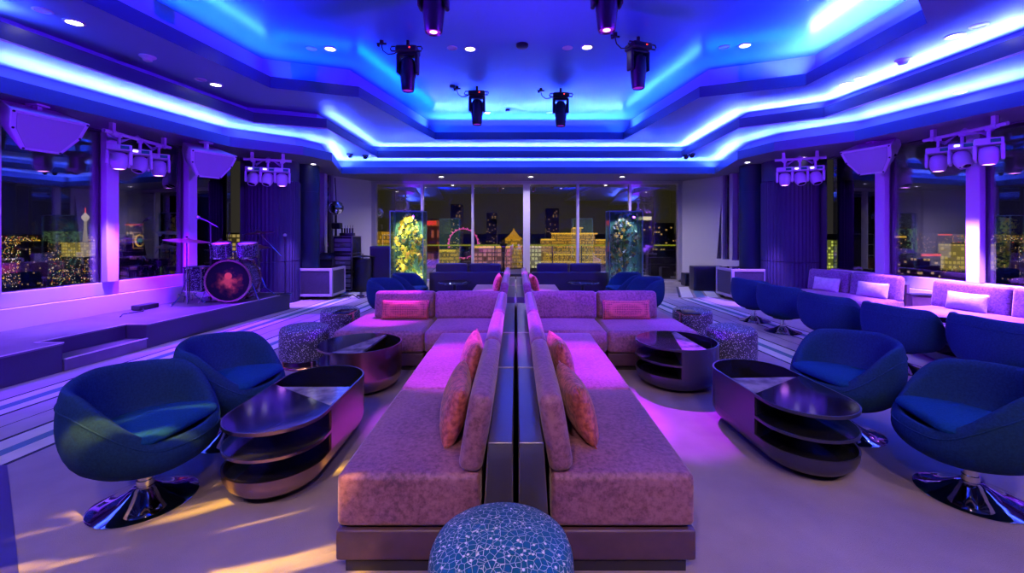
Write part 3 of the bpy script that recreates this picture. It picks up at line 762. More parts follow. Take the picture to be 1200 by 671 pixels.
# ------------------------------------------------------------------ coffee tables
def clip(poly, f):
    out = []
    for i in range(len(poly)):
        a, c = poly[i - 1], poly[i]; fa, fc = f(a), f(c)
        if (fa >= 0) != (fc >= 0):
            t = fa / (fa - fc); out.append((a[0] + (c[0] - a[0]) * t, a[1] + (c[1] - a[1]) * t))
        if fc >= 0: out.append(c)
    return out
def stadium(wd, hl, n=28):
    """long side along y, half width wd, straight half length hl"""
    return [(wd * math.cos(PI * i / n), hl + wd * math.sin(PI * i / n)) for i in range(n + 1)] + [(wd * math.cos(PI + PI * i / n), -hl + wd * math.sin(PI + PI * i / n)) for i in range(n + 1)]
def tub_table(name, label, wd, hl, loc, rotz, metal, mirror=1, group=None, diag=(0.03, 0.42), bdark=None, h=.43):
    t = thing(name, label, 'table', loc, rotz, group)
    o = stadium(wd, hl); mm = Matrix.Diagonal((mirror, 1, 1, 1))
    far = lambda p: p[1] - (diag[0] - diag[1] * p[0])          # > 0 on the closed side of the slanted divider
    near = lambda p: -far(p)
    def ringpts(ins): return stadium(wd - ins, hl)
    # bowl
    b = MB(); prof = [(.15, .022), (.10, .03), (.055, .050), (.022, .082), (.005, .122), (0, .165), (.012, .165), (.014, .13), (.05, .118)]
    V = [[b.bm.verts.new(mm @ Vector((x, y, z))) for x, y in ringpts(i)] for i, z in prof]
    K = len(V[0])
    for a, c in zip(V, V[1:]):
        for i in range(K): b.face([a[i], a[(i + 1) % K], c[(i + 1) % K], c[i]], 0, True)
    b.face(V[0]); b.face(V[-1]); b.build('bowl', metal, t)
    b = MB(); b.prism(ringpts(.16), 0.0, .03, mm); b.build('plinth', M['plinth'], t)
    b = MB(); b.prism(ringpts(.016), .128, .134, mm); b.build('bowl_floor', M['black_gloss'], t)
    # closed side wall
    b = MB(); outer = clip(o, far); inner = clip(ringpts(.012), far)
    def chain(p):
        K = len(p); best = max(range(K), key=lambda i: (Vector(p[i]) - Vector(p[i - 1])).length if abs(far(p[i])) < 1e-6 and abs(far(p[i - 1])) < 1e-6 else -1)
        return p[best:] + p[:best]
    oc, ic = chain(outer), chain(inner)
    for c_ in (oc, ic):
        mi_ = 0 if c_ is oc else 1
        a = [b.bm.verts.new(mm @ Vector((x, y, .160))) for x, y in c_]; d = [b.bm.verts.new(mm @ Vector((x, y, h))) for x, y in c_]
        for i in range(len(c_) - 1): b.face([a[i], a[i + 1], d[i + 1], d[i]], mi_, True)
        if c_ is oc: ot, o_a = d, a
        else: it, i_a = d, a
    nn = min(len(ot), len(it))
    for i in range(nn - 1): b.face([ot[i], ot[i + 1], it[i + 1], it[i]])
    b.face([o_a[0], ot[0], it[0], i_a[0]]); b.face([o_a[-1], ot[-1], it[-1], i_a[-1]])
    b.build('side_wall', [metal, M['black_gloss']], t)
    # divider along the slant
    b = MB(); sl = [p for p in inner if abs(far(p)) < 1e-6]
    if len(sl) >= 2:
        a, c = Vector(sl[0]), Vector(sl[1]); d = c - a
        b.box((*((a + c) / 2), (.134 + h - .02) / 2), (d.length, .012, h - .154), Matrix.Rotation(math.atan2(d.y, d.x), 3, 'Z'))
        for v in b.bm.verts: v.co = mm @ v.co
    b.build('divider', metal, t)
    top = clip(o, near); mid = clip(o, near)
    b = MB(); b.prism(top, h - .02, h - .001, mm); tp = b.build('top_board', metal, t)
    b = MB(); b.prism(clip(ringpts(.008), near), h - .004, h, mm); b.build('top_inlay', bdark or M['dark_board'], tp)
    b = MB(); b.prism(mid, .270, .286, mm); sh = b.build('shelf', metal, t)
    b = MB(); b.prism(clip(ringpts(.008), near), .284, .288, mm); b.build('shelf_inlay', M['dark_board'], sh)
    wedge = clip(clip(ringpts(.013), far), lambda p: (diag[0] + .14 - .0 * p[0]) - p[1])
    if len(wedge) > 2:
        b = MB(); b.prism(wedge, h - .022, h - .003, mm); b.build('marble_insert', M['wedge'], t)
    b = MB(); b.prism(clip(ringpts(.014), far), .20, .215, mm); b.build('well_floor', M['black_gloss'], t)
    return t
M['wedge'] = noise_color(mat('veined_grey_marble', rough=0.12), (0.10, 0.10, 0.14), (0.42, 0.40, 0.46), 7, 9, 0.35, 0.62)
tub_table('oval_coffee_table', 'bronze oval coffee table with open shelves, between left tub chairs and bench', .285, .30, (-1.41, 2.88, 0), 0, M['bronze'], 1, 'oval coffee tables', (-.03, .68))
tub_table('oval_coffee_table', 'blue-black oval coffee table with open shelves, beside the right tub chairs', .285, .28, (1.84, 3.07, 0), R(3), M['black_steel'], -1, 'oval coffee tables', (-.03, .60))
tub_table('round_coffee_table', 'bronze round coffee table in front of the left wing seat', .385, .0, (-1.49, 4.17, 0), R(-92), M['bronze'], 1, 'round coffee tables', (.0, .35))
tub_table('round_coffee_table', 'blue-black round coffee table in front of the right wing seat', .385, .0, (1.57, 4.27, 0), R(-88), M['black_steel'], 1, 'round coffee tables', (.0, .25))
tub_table('oval_coffee_table', 'dark oval tub table among the right row of tub chairs', .30, .25, (4.98, 4.95, 0), R(-15), M['black_steel'], -1, 'oval coffee tables', (-.03, .5))
def low_table(loc, label):
    t = thing('low_round_table', label, 'table', loc, 0, 'low tables before the dark sofas')
    b = MB(); b.lathe([(0, .40), (.33, .40), (.345, .405), (.345, .425), (.335, .43), (0, .43)], 40); b.build('tabletop', M['dark_board'], t)
    b = MB(); b.lathe([(.05, .40), (.035, .35), (.03, .06), (.05, .03), (.20, .012), (.20, 0), (0, 0)], 28); b.build('pedestal', M['black_metal'], t)
low_table((-1.28, 9.1, 0), 'low dark round table behind the left far bench')
low_table((1.40, 9.1, 0), 'low dark round table behind the right far bench')

# ------------------------------------------------------------------ ottomans and side tables
def ottoman(loc, r, h, m, label, ringm, group=None, dome=.03, rotz=0):
    t = thing('ottoman', label, 'ottoman', loc, rotz, group)
    b = MB(); z0 = .085
    prof = [(0, z0), (r * .9, z0), (r * .975, z0 + .012), (r, z0 + .045), (r * 1.005, h * .6), (r, h - .075), (r * .985, h - .045), (r * .94, h - .02), (r * .85, h - .008), (r * .6, h + dome * .55), (r * .3, h + dome * .9), (0, h + dome)]
    b.lathe(prof, 56); b.build('upholstery', m, t)
    b = MB(); pts = [(r * .86 * math.cos(2 * PI * i / 40), r * .86 * math.sin(2 * PI * i / 40), .014) for i in range(40)]
    b.tube(pts, .014, 8, closed=True); b.build('base_ring', ringm, t)
    for k in range(4):
        a = PI / 4 + k * PI / 2; b = MB(); b.cyl((r * .86 * math.cos(a), r * .86 * math.sin(a), .012), (r * .86 * math.cos(a), r * .86 * math.sin(a), .09), .012, 10); b.build('leg', ringm, t)
    return t
ottoman((-.05, 1.50, 0), .248, .44, M['mosaic'], 'domed stool in blue white-veined fabric at the head of the sofas', M['copper'], None, .025)
G = 'grey speckled ottomans'
ottoman((-2.36, 4.86, .003), .255, .44, M['speckle'], 'nearer grey speckled ottoman on the left, with a copper base ring', M['copper'], G, .012)
ottoman((-2.40, 5.95, .003), .255, .44, M['speckle'], 'farther grey speckled ottoman on the left, behind the small side table', M['copper'], G, .012)
ottoman((2.39, 4.82, .003), .255, .44, M['speckle'], 'nearer grey speckled ottoman on the right, behind the black oval table', M['copper'], G, .012)
ottoman((2.40, 5.92, .003), .255, .44, M['speckle'], 'farther grey speckled ottoman on the right, behind the small side table', M['copper'], G, .012)
def c_table(loc, s, label):
    t = thing('side_table', label, 'table', loc, 0, 'small side tables by the wings')
    b = MB(); b.rbox((0, 0, .505), (.20, .26, .016), .006); b.build('glass_top', M['black_gloss'], t)
    b = MB(); b.box((0, 0, .493), (.21, .27, .010)); b.build('frame', M['copper'], t)
    b = MB(); b.box((-s * .095, 0, .25), (.014, .05, .49)); b.build('post', M['copper'], t)
    b = MB(); b.box((0, 0, .006), (.20, .24, .012)); b.build('foot_plate', M['copper'], t)
c_table((-2.10, 5.35, .003), -1, 'small copper side table beside the left wing seat')
c_table((2.10, 5.30, .003), 1, 'small copper side table beside the right wing seat')

# ------------------------------------------------------------------ far seating, display cases
for xa, xb, nm in ((-1.98, -.22, 'left'), (.36, 2.10, 'right')):
    xc = (xa + xb) / 2; L = xb - xa
    t = thing('dark_sofa', 'dark violet sofa seen from behind before the back windows, %s of centre' % nm, 'sofa', (xc, 10.0, 0), 0, 'dark sofas at the back windows')
    b = MB(); b.rbox((0, 0, .30), (L, .12, .50), .02); b.build('back_panel', M['purple_leather'], t)
    b = MB(); b.rbox((0, .45, .18), (L, .80, .26), .02); b.build('base', M['purple_leather'], t)
    for k in (-1, 1):
        b = MB(); b.rbox((k * (L - .2) / 4, .13, .565), ((L - .3) / 2, .14, .34), .04, mid=2, bulge=(0, .01, .01)); b.build('back_cushion', M['dark_velvet'], t)
        b = MB(); b.rbox((k * (L - .2) / 4, .52, .37), ((L - .3) / 2, .62, .14), .04, mid=2); b.build('seat_cushion', M['dark_velvet'], t)
    for k in (-1, 1):
        for q in (0.05, .78):
            b = MB(); b.cyl((k * (L / 2 - .08), q, 0), (k * (L / 2 - .08), q, .06), .02, 10); b.build('foot', M['black_metal'], t)
for k, x in enumerate((-.02, )):
    t = thing('dark_planter_bench', 'low black bench in the gap between the two dark sofas', 'bench', (.06, 10.9, 0))
    b = MB(); b.rbox((0, 0, .40), (.62, .40, .06), .01); b.build('bench_top', M['black_plastic'], t)
    for s in (-1, 1):
        b = MB(); b.box((s * .27, 0, .185), (.05, .36, .37)); b.build('leg', M['black_plastic'], t)
def display_case(loc, label, kind):
    t = thing('flower_display_case', label, 'display case', loc, 0, 'tall glass flower cases')
    Wd, D, H = .72, .40, 1.93
    b = MB(); b.box((0, 0, .06), (Wd, D, .12)); b.build('base', M['black_gloss'], t)
    for x, y, sx_, sy_ in ((0, -D / 2, Wd, .012), (0, D / 2, Wd, .012), (-Wd / 2, 0, .012, D), (Wd / 2, 0, .012, D)):
        b = MB(); b.box((x, y, .12 + (H - .12) / 2), (sx_, sy_, H - .12)); b.build('glass_pane', M['frosted'] if y > 0 else M['clear_glass'], t)
    b = MB()
    for sx_ in (-1, 1):
        for sy_ in (-1, 1): b.box((sx_ * Wd / 2, sy_ * D / 2, .12 + (H - .12) / 2), (.014, .014, H - .12))
    b.box((0, -D / 2, H), (Wd, .014, .014)); b.box((0, D / 2, H), (Wd, .014, .014)); b.box((Wd / 2, 0, H), (.014, D, .014)); b.box((-Wd / 2, 0, H), (.014, D, .014))
    b.build('edge_frame', M['case_edge'], t)
    b = MB(); b.tube([(0, 0, .12), (.02, .01, .6), (-.03, 0, 1.1), (.03, 0, 1.75)], .02, 8); b.tube([(0, 0, .5), (.12, 0, .9), (.2, .03, 1.3)], .01, 6); b.tube([(0, 0, .4), (-.12, .02, .8), (-.22, 0, 1.2)], .01, 6); b.build('stem', M['stem'], t)
    rnd = random.Random(5 if kind else 9); b = MB()
    for i in range(330):
        z = .2 + 1.66 * rnd.random(); wz = (.30 if z < 1.35 else .30 * (1.9 - z) / .62 + .06)
        x = rnd.uniform(-1, 1) * wz; y = rnd.uniform(-.14, .14); r = rnd.uniform(.022, .055)
        mi = rnd.choice((0, 0, 0, 1, 2) if kind else (0, 1, 2, 2, 3, 3, 3))
        # five-petalled blossom
        ro = Euler((rnd.uniform(-.9, .9) + PI / 2, rnd.uniform(-.6, .6), rnd.uniform(0, 6))).to_matrix()
        cpt = Vector((x, y, z)); cv = b.bm.verts.new(cpt)
        pr = []
        for k in range(10):
            a = 2 * PI * k / 10; q = r * (1.25 if k % 2 == 0 else .6)
            pr.append(b.bm.verts.new(cpt + ro @ Vector((q * math.cos(a), q * math.sin(a), r * .35 * (1 if k % 2 == 0 else .3)))))
        for k in range(10): b.face([cv, pr[k], pr[(k + 1) % 10]], mi)
    b.build('blossoms', [M['fl_yellow'], M['fl_lime'], M['fl_gold'], M['fl_pale']] if kind else [M['fl_gold'], M['fl_pale'], M['fl_leaf'], M['fl_dark']], t)
M['frosted'] = glass_mat('frosted_teal_glass', (0.55, 0.75, 0.70), 0.7)
_n = M['frosted'].node_tree.nodes; _l = M['frosted'].node_tree.links
_o = [k for k in _n if k.type == 'OUTPUT_MATERIAL'][0]; _s = _o.inputs[0].links[0].from_socket
_d = _n.new('ShaderNodeBsdfDiffuse'); _d.inputs['Color'].default_value = (0.10, 0.26, 0.24, 1); _m = _n.new('ShaderNodeMixShader'); _m.inputs[0].default_value = .45
_l.new(_s, _m.inputs[1]); _l.new(_d.outputs[0], _m.inputs[2]); _l.new(_m.outputs[0], _o.inputs[0])
M['case_edge'] = mat('frosted_glass_edge', (0.16, 0.30, 0.30), 0.3)
M['stem'] = mat('green_stem', (0.06, 0.12, 0.03), 0.7)
M['fl_yellow'] = mat('yellow_petal', (0.85, 0.62, 0.03), 0.6)
M['fl_lime'] = mat('lime_petal', (0.60, 0.62, 0.05), 0.6)
M['fl_gold'] = mat('gold_petal', (0.80, 0.40, 0.05), 0.6)
M['fl_pale'] = mat('pale_petal', (0.55, 0.52, 0.50), 0.6)
M['fl_leaf'] = mat('dark_leaf', (0.05, 0.16, 0.10), 0.6)
M['fl_dark'] = mat('brown_leaf', (0.12, 0.08, 0.07), 0.6)
display_case((-2.40, 9.75, 0), 'tall glass case of bright yellow flowers at the left back window', 1)
display_case((2.42, 9.75, 0), 'tall glass case of dark mixed foliage at the right back window', 0)
for q in (-1, 1):
    spot('case_lamp', (-2.40 + q * .25, 9.62, 1.88), (-2.40, 9.80, .9), (1.0, 0.88, 0.42), 85, 110, .6, .015); spot('case_lamp', (-2.40 + q * .25, 9.62, .16), (-2.40, 9.80, 1.2), (1.0, 0.88, 0.42), 85, 110, .6, .015)
for q in (-1, 1):
    spot('case_lamp', (2.42 + q * .25, 9.62, 1.88), (2.42, 9.80, .9), (0.75, 0.9, 1.0), 22, 110, .6, .015); spot('case_lamp', (2.42 + q * .25, 9.62, .16), (2.42, 9.80, 1.2), (0.75, 0.9, 1.0), 16, 110, .6, .015)

# ------------------------------------------------------------------ right banquettes
def banquette(p0, p1, label, plab):
    p0 = Vector((*p0, 0)); p1 = Vector((*p1, 0)); d = p1 - p0; L = d.length
    a = math.atan2(d.y, d.x)          # local x runs along the back, local +y away from the wall
    t = thing('banquette', label, 'sofa', (p0 + p1) / 2, a, 'lilac banquettes along the right windows')
    b = MB(); b.box((0, .42, .09), (L - .06, .74, .18)); b.build('plinth', M['plinth'], t)
    b = MB(); b.rbox((0, .44, .31), (L, .86, .26), .05, mid=4, bulge=(0, .01, .012)); b.build('seat_cushion', M['bench_velvet'], t)
    for k in (-1, 1):
        b = MB(); b.rbox((k * L / 4, .08, .60), (L / 2 - .01, .16, .40), .05, Matrix.Rotation(R(8), 3, 'X'), mid=4, bulge=(.0, .012, .006)); b.build('back_cushion', M['bench_velvet'], t)
    b = MB(); b.box((0, -.05, .36), (L, .06, .62)); b.build('back_shell', M['leather'], t)
    n = Vector((-d.y, d.x, 0)).normalized()
    for k in (-1, 1):
        q = (p0 + p1) / 2 + d.normalized() * (k * L / 4 - .05) + n * .245
        pillow('pillow', (.46, .25, .13), M['white_pillow'], (q.x, q.y, .560), (Matrix.Rotation(a, 3, 'Z') @ Matrix.Rotation(R(14), 3, 'X')).to_euler(), plab % ('nearer' if k < 0 else 'farther'), 'pale pillows on the banquettes')
banquette((5.97, 6.66), (5.50, 8.05), 'farther lilac velvet banquette by the right windows, near the ribbed column', '%s pale lilac pillow on the farther banquette')
banquette((6.42, 4.55), (6.06, 6.24), 'nearer lilac velvet banquette brightly lit by a lamp, under the right windows', '%s white-lit pillow on the nearer banquette')
# small black arm blocks / side tables between banquettes
t = thing('side_cabinet', 'small dark cabinet between the two lilac banquettes', 'cabinet', (6.02, 6.46, 0), R(-14))
b = MB(); b.rbox((0, 0, .27), (.30, .13, .54), .012); b.build('body', M['leather'], t)
b = MB(); b.box((0, 0, .55), (.32, .15, .02)); b.build('cabinet_top', M['black_plastic'], t)

# ------------------------------------------------------------------ black moving heads under the top ceiling
def Rz(a): return Matrix.Rotation(a, 4, 'Z')
def ceiling_head(label, loc, rotz, lens, tilt=(0, 0)):
    """hangs from the ceiling point loc, pointing down"""
    t = thing('moving_head_light', label, 'stage light', loc, rotz, 'black moving head lights under the ceiling')
    b = MB(); b.cyl((0, 0, 0), (0, 0, -.10), .022, 12); b.cyl((-.08, 0, -.085), (.08, 0, -.085), .018, 10); b.build('hanger', M['black_metal'], t)
    b = MB(); b.rbox((0, 0, -.145), (.30, .24, .09), .03); b.build('base', M['black_plastic'], t)
    b = MB()
    b.bm.free()
    for s in (-1, 1): b = MB(); b.tube([(s * .12, -.09, -.12), (s * .20, -.09, -.12), (s * .215, -.09, -.15), (s * .20, -.09, -.18), (s * .12, -.09, -.18)], .010, 8); b.build('handle', M['black_metal'], t)
    b = MB(); b.box((.05, -.123, -.14), (.014, .006, .014)); b.build('indicator_lamp', M['red_led'], t)
    b = MB(); b.rbox((0, 0, -.205), (.26, .12, .04), .015)
    for s in (-1, 1): b.rbox((s * .125, 0, -.33), (.045, .13, .27), .02)
    b.build('yoke', M['black_plastic'], t)
    m = Matrix.Translation((0, 0, -.40)) @ Matrix.Rotation(tilt[0], 4, 'X') @ Matrix.Rotation(tilt[1], 4, 'Y')
    b = MB(); b.lathe([(0, .16), (.055, .158), (.085, .13), (.100, .06), (.104, -.03), (.100, -.14), (.090, -.23), (.084, -.285), (.078, -.295), (.072, -.28), (0, -.275)], 28, m)
    for k in range(6):
        a = 2 * PI * k / 6; b.box(m @ Vector((.098 * math.cos(a), .098 * math.sin(a), 0)), (.012, .02, .22), (m.to_3x3() @ Matrix.Rotation(a, 3, 'Z')))
    b.build('head', M['black_plastic'], t)
    b = MB(); b.lathe([(.072, -.279), (.045, -.284), (0, -.286)], 24, m); b.build('lens', M['lens_glow'], t)
    if lens: b = MB(); b.lathe([(.035, -.287), (.02, -.289), (0, -.290)], 20, m); b.build('lit_lens', M['lens_purple'], t)
    b = MB(); b.tube([(-.36, 0, -.02), (-.36, 0, -.07), (-.34, 0, -.14), (-.27, 0, -.19), (-.19, 0, -.18), (-.14, 0, -.15)], .008, 6); b.build('power_cable', M['cable_black'], t)
    b = MB(); b.cyl((-.36, 0, 0), (-.36, 0, -.05), .028, 12); b.box((-.36, 0, -.045), (.13, .02, .02)); b.box((-.40, 0, -.065), (.03, .03, .04)); b.build('ceiling_socket', M['black_metal'], t)
    return t
BEAMS = {508: ((-.48, 3.55, .43), 26, 1), 711: ((.55, 3.6, .43), 26, 1), 478: ((-1.55, 5.35, .7), 19, 1.4), 748: ((1.25, 3.55, 0), 17, 1.3), 559: ((-.4, 7.5, .6), 18, 1.0), 657: ((.4, 7.5, .6), 18, 1.0)}
for x, y, lab, lens, rz in ((508, 4.20, 'black moving head light cut by the top of the photo, left of centre', True, 0), (711, 4.16, 'black moving head light cut by the top of the photo, right of centre', True, 0),
                        (478, 5.96, 'black moving head light in the left of the middle ceiling row', False, 0), (748, 5.85, 'black moving head light in the right of the middle ceiling row', False, R(20)),
                        (559, 7.85, 'small looking black moving head light at the far left of the tray ceiling', False, 0), (657, 7.96, 'small looking black moving head light at the far right of the tray ceiling', False, 0)):
    ceiling_head(lab, ((x - CX) / F * y, y, Z3), rz, lens)
    tg, an, pw = BEAMS[x]
    if pw: spot('ceiling_head_beam', ((x - CX) / F * y, y, Z3 - .72), tg, MAGENTA, K_BEAM * pw, an, .5, .03)

# ------------------------------------------------------------------ downlights, detectors, cameras on the ceiling tiers
NL = [0]
def downlight(x, y, z, label, on=True, r=.07, watts=None, loc=None):
    p = loc or P(x, y, z); nm = 'downlight' if on else 'recessed_fitting'
    t = thing(nm, label, 'ceiling light' if on else 'ceiling fitting', (p[0], p[1], z), 0, 'recessed ceiling lights' if on else 'recessed ceiling fittings')
    b = MB(); b.lathe([(r * 1.25, 0), (r * 1.25, -.006), (r * .95, -.010), (r * .92, -.002)], 28); b.build('trim_ring', M['white_plastic'], t)
    b = MB(); b.lathe([(r * .92, -.004), (0, -.005)], 24); b.build('lamp', M['led_white'] if on else M['white_plastic'], t)
    if on: spot('downlight_beam', (p[0], p[1], z - .03), (p[0], p[1], 0), (0.80, 0.68, 1.0) if z == Z0 and p[1] > 10 else (1.0, 0.80, 0.74), K_DOWN if watts is None else watts, 160 if z == Z0 and p[1] > 10 else 75, .8, .05)
for x, y, z, lab in ((87, 26, Z2, 'lit downlight in the pale blue tier at the far left of the ceiling'), (253, 99, Z2, 'lit downlight in the purple tier above the left loudspeakers'),
                     (387, 57, Z3, 'lit downlight on the top ceiling, leftmost there'), (551, 57, Z3, 'lit downlight on the top ceiling, just left of centre'),
                     (688, 55, Z3, 'lit downlight on the top ceiling, just right of centre'), (873, 53, Z3, 'lit downlight on the top ceiling, rightmost there'),
                     (1119, 42, Z2, 'lit downlight in the pale blue tier at the upper right'), (992, 98, Z2, 'lit downlight in the pale tier above the right ribbed column')):
    downlight(x, y, z, lab)
for x, y, z, lab in ((571, 132, Z3, 'small lit downlight beside the far left moving head'), (299, 190, Z0, 'lit downlight in the soffit above the drum kit lights'),
                     (367, 192, Z0, 'lit downlight washing the smooth column on the left'), (876, 190, Z0, 'lit downlight washing the smooth column on the right'),
                     (942, 184, Z0, 'lit downlight in the soffit above the right ribbed column'), (1125, 108, Z1, 'lit downlight in the lower tier above the right window lights')):
    downlight(x, y, z, lab, r=.055, watts=40 if x == 299 else 6)
for x, lab in ((517, 'lit downlight in the back soffit over the left windows'), (622, 'lit downlight in the back soffit at the centre'), (729, 'lit downlight in the back soffit over the right windows')):
    downlight(x, 207, Z0, lab, r=.07, watts=190)
for x, y, z, lab in ((50, 12, Z2, 'unlit ceiling fitting beside the far left downlight'), (365, 57, Z3, 'unlit ceiling fitting beside the leftmost top ceiling downlight'), (530, 56, Z3, 'unlit ceiling fitting left of the centre left downlight'),
                     (665, 56, Z3, 'unlit ceiling fitting left of the centre right downlight'), (849, 55, Z3, 'unlit ceiling fitting left of the rightmost top ceiling downlight'), (1147, 30, Z2, 'unlit ceiling fitting beside the upper right downlight'),
                     (1008, 91, Z2, 'unlit ceiling fitting beside the downlight above the right column'), (235, 93, Z2, 'unlit ceiling fitting beside the purple tier downlight'),
                     (644, 132, Z3, 'small unlit ceiling fitting near the far right moving head')):
    downlight(x, y, z, lab, on=False, r=.06)
# unseen downlights added behind the camera as warm fill for the front
for k, (x, y) in enumerate(((-2.6, -1.2), (-.8, -1.2), (1.0, -1.2), (2.8, -1.2))):
    downlight(0, 0, Z3, ('outermost left', 'inner left', 'inner right', 'outermost right')[k] + ' unseen downlight of the row added behind the camera for fill', loc=(x, y, Z3), watts=0)
    spot('rear_fill_spot', (x, y, Z3 - .04), (x * 1.1, 2.6, 0), WARM, K_WARM, 80, .9, .10)  # added fill, aimed forward from the unseen row
for x, lab in ((173, 'white smoke detector on the left purple tier'), (1058, 'white smoke detector on the right pale tier')):
    p = P(x, 66 if x < 600 else 70, Z2); t = thing('smoke_detector', lab, 'smoke detector', (p.x, p.y, Z2))
    b = MB(); b.lathe([(0, 0), (.085, 0), (.085, -.012), (.06, -.025), (.055, -.03)], 28); b.build('mounting_plate', M['white_plastic'], t)
    b = MB(); b.lathe([(.055, -.02), (.045, -.055), (.03, -.062), (0, -.064)], 20); b.build('sensor_head', M['white_plastic'], t)
for x, y, yy, lab in ((410, 182, 10.2, 'upper dark dome camera at the left corner of the cove'), (428, 188, 10.4, 'lower dark dome camera at the left corner of the cove'), (804, 190, 10.4, 'lower dark dome camera at the right corner of the cove'), (811, 182, 10.2, 'upper dark dome camera at the right corner of the cove')):
    p = Q(x, y, yy); zc = Z1
    xx = max(-3.9, min(4.5, p.x)); 
    t = thing('dome_camera', lab, 'camera', (xx, 10.9 if abs(xx) < 3.3 else yy, zc), 0, 'dome cameras')
    b = MB(); b.lathe([(0, 0), (.075, 0), (.075, -.03), (.06, -.035)], 24); b.build('housing', M['black_plastic'], t)
    b = MB(); b.lathe([(.058, -.033), (.05, -.075), (.025, -.095), (0, -.10)], 20); b.build('dome', M['black_gloss'], t)
for x, y, lab in ((612, 52, 'dark oval ceiling vent between the two centre downlights'), (530, 100, 'small dark fitting above the far left moving head'), (595, 128, 'small dark fitting between the far moving heads')):
    p = P(x, y, Z3); t = thing('ceiling_vent', lab, 'vent', p)
    r = .085 if x == 612 else .05
    b = MB(); b.lathe([(r, 0), (r, -.03), (r * .8, -.045), (0, -.047)], 28); b.build('body', M['black_metal'], t)

# ------------------------------------------------------------------ white moving heads on bars by the windows
def light_bar(a, c, label):
    a = Vector(a); c = Vector(c); mid = (a + c) / 2; d = c - a; L = d.length
    t = thing('light_bar', label, 'lighting bar', mid, math.atan2(d.y, d.x), 'lighting bars by the windows')
    b = MB(); b.cyl((-L / 2, 0, 0), (L / 2, 0, 0), .025, 16); b.build('pipe', M['white_plastic'], t)
    for s in (-1, 1):
        b = MB(); b.box((s * (L / 2 - .14), 0, (Z0 - mid.z) / 2), (.05, .05, Z0 - mid.z)); b.cyl((s * (L / 2 - .14) - .03, 0, 0), (s * (L / 2 - .14) + .03, 0, 0), .038, 14); b.build('hanger_clamp', M['white_plastic'], t)
    b = MB(); rnd = random.Random(int(abs(mid.x * 100)))
    for k in range(3):
        z = .02 + .02 * k
        b.tube([(-L / 2 + .1, .03, .0), (-L / 4, .04, -.05 - z), (0, .03, z), (L / 4, .05, -.04 - z), (L / 2 - .1, .02, .02)], .007, 6)
    b.build('cable_loom', M['cable'], t)
    return mid, d.normalized(), L
def white_head(loc, rotz, label, lit, tilt, drop=.13):
    t = thing('white_moving_head', label, 'stage light', loc, rotz, 'white moving heads on the window bars')
    b = MB(); b.cyl((0, 0, 0), (0, 0, -drop), .02, 10); b.box((0, 0, -.005), (.07, .07, .05)); b.build('clamp', M['white_plastic'], t)
    b = MB(); b.rbox((0, 0, -drop - .04), (.27, .22, .085), .02); b.build('base', M['white_plastic'], t)
    b = MB(); b.box((.06, -.112, -drop - .04), (.09, .006, .045)); b.build('display', M['display'], t)
    b = MB()
    b.bm.free()
    for s in (-1, 1): b = MB(); b.rbox((s * .122, 0, -drop - .17), (.04, .13, .20), .018); b.build('yoke_arm', M['white_plastic'], t)
    m = Matrix.Translation((0, 0, -drop - .20)) @ Matrix.Rotation(tilt[0], 4, 'X') @ Matrix.Rotation(tilt[1], 4, 'Y')
    b = MB(); b.lathe([(0, .105), (.05, .10), (.085, .075), (.098, .03), (.098, -.05), (.085, -.095), (.07, -.125), (.062, -.13), (.058, -.122), (0, -.12)], 28, m); b.build('head', M['white_plastic'], t)
    b = MB(); b.lathe([(.060, -.124), (.03, -.131), (0, -.133)], 24, m); b.build('lens', M['lens_purple'] if lit else M['lens_dark'], t)
    if not lit: b = MB(); b.box((-.05, -.113, -drop - .035), (.05, .006, .02)); b.build('status_lamp', M['led_soft'], t)
    return t, m
bars = [((-5.42, 5.72, 2.82), (-5.52, 6.95, 2.82), 'white lighting bar by the left windows, over the stage', 'over the stage', (1, 0, 1)),
        ((-5.02, 8.02, 2.82), (-4.28, 8.30, 2.82), 'white lighting bar in front of the left ribbed column', 'before the left ribbed column', (0, 0, 1)),
        ((4.88, 8.20, 2.82), (5.60, 7.85, 2.82), 'white lighting bar in front of the right ribbed column', 'before the right ribbed column', (1, 0, 0)),
        ((6.00, 6.40, 2.82), (6.05, 5.35, 2.82), 'white lighting bar by the right windows, over the banquettes', 'over the right banquettes', (1, 0, 1))]
WORD = ('leftmost', 'middle', 'rightmost')
for bi, (a, c, lab, where, lit) in enumerate(bars):
    mid, d, L = light_bar(a, c, lab)
    for k in range(3):
        p = mid + d * ((k - 1) * L * .30)
        rz = math.atan2(-p.x, -(-p.y)) if False else math.atan2(p.x, p.y) * -1   # front towards the room
        tl = (0, 0) if lit[k] else (R(-22), R(14 if bi < 2 else -14))
        white_head((p.x, p.y, p.z - .02), rz, '%s white moving head %s, %s' % (WORD[k], where, 'lens lit' if lit[k] else 'unlit'), lit[k], tl)
        if lit[k]:
            tgt = [( -5.55, 6.3, .6), (-4.95, 8.1, 0), (5.1, 8.0, 0), (6.1, 5.6, .5)][bi]
            if bi in (0, 3): tgt = (p.x + (-.25 if bi == 0 else .15), p.y, .6)
            else: tgt = (p.x + (.12 if bi == 1 else -.12), p.y + .75, .6)
            spot('head_beam', (p.x, p.y, p.z - .52), (-5.15, 6.9, .3) if (bi == 0 and k == 2) else tgt, PURPLE if (bi == 0 and k == 2) else PALE_VIOLET, K_FLOOD * ((1.6, 2.2, 2.2, 6)[bi] if not (bi == 0 and k == 2) else 3.2), (70, 42, 42, 70)[bi] if not (bi == 0 and k == 2) else 95, .6, .05)

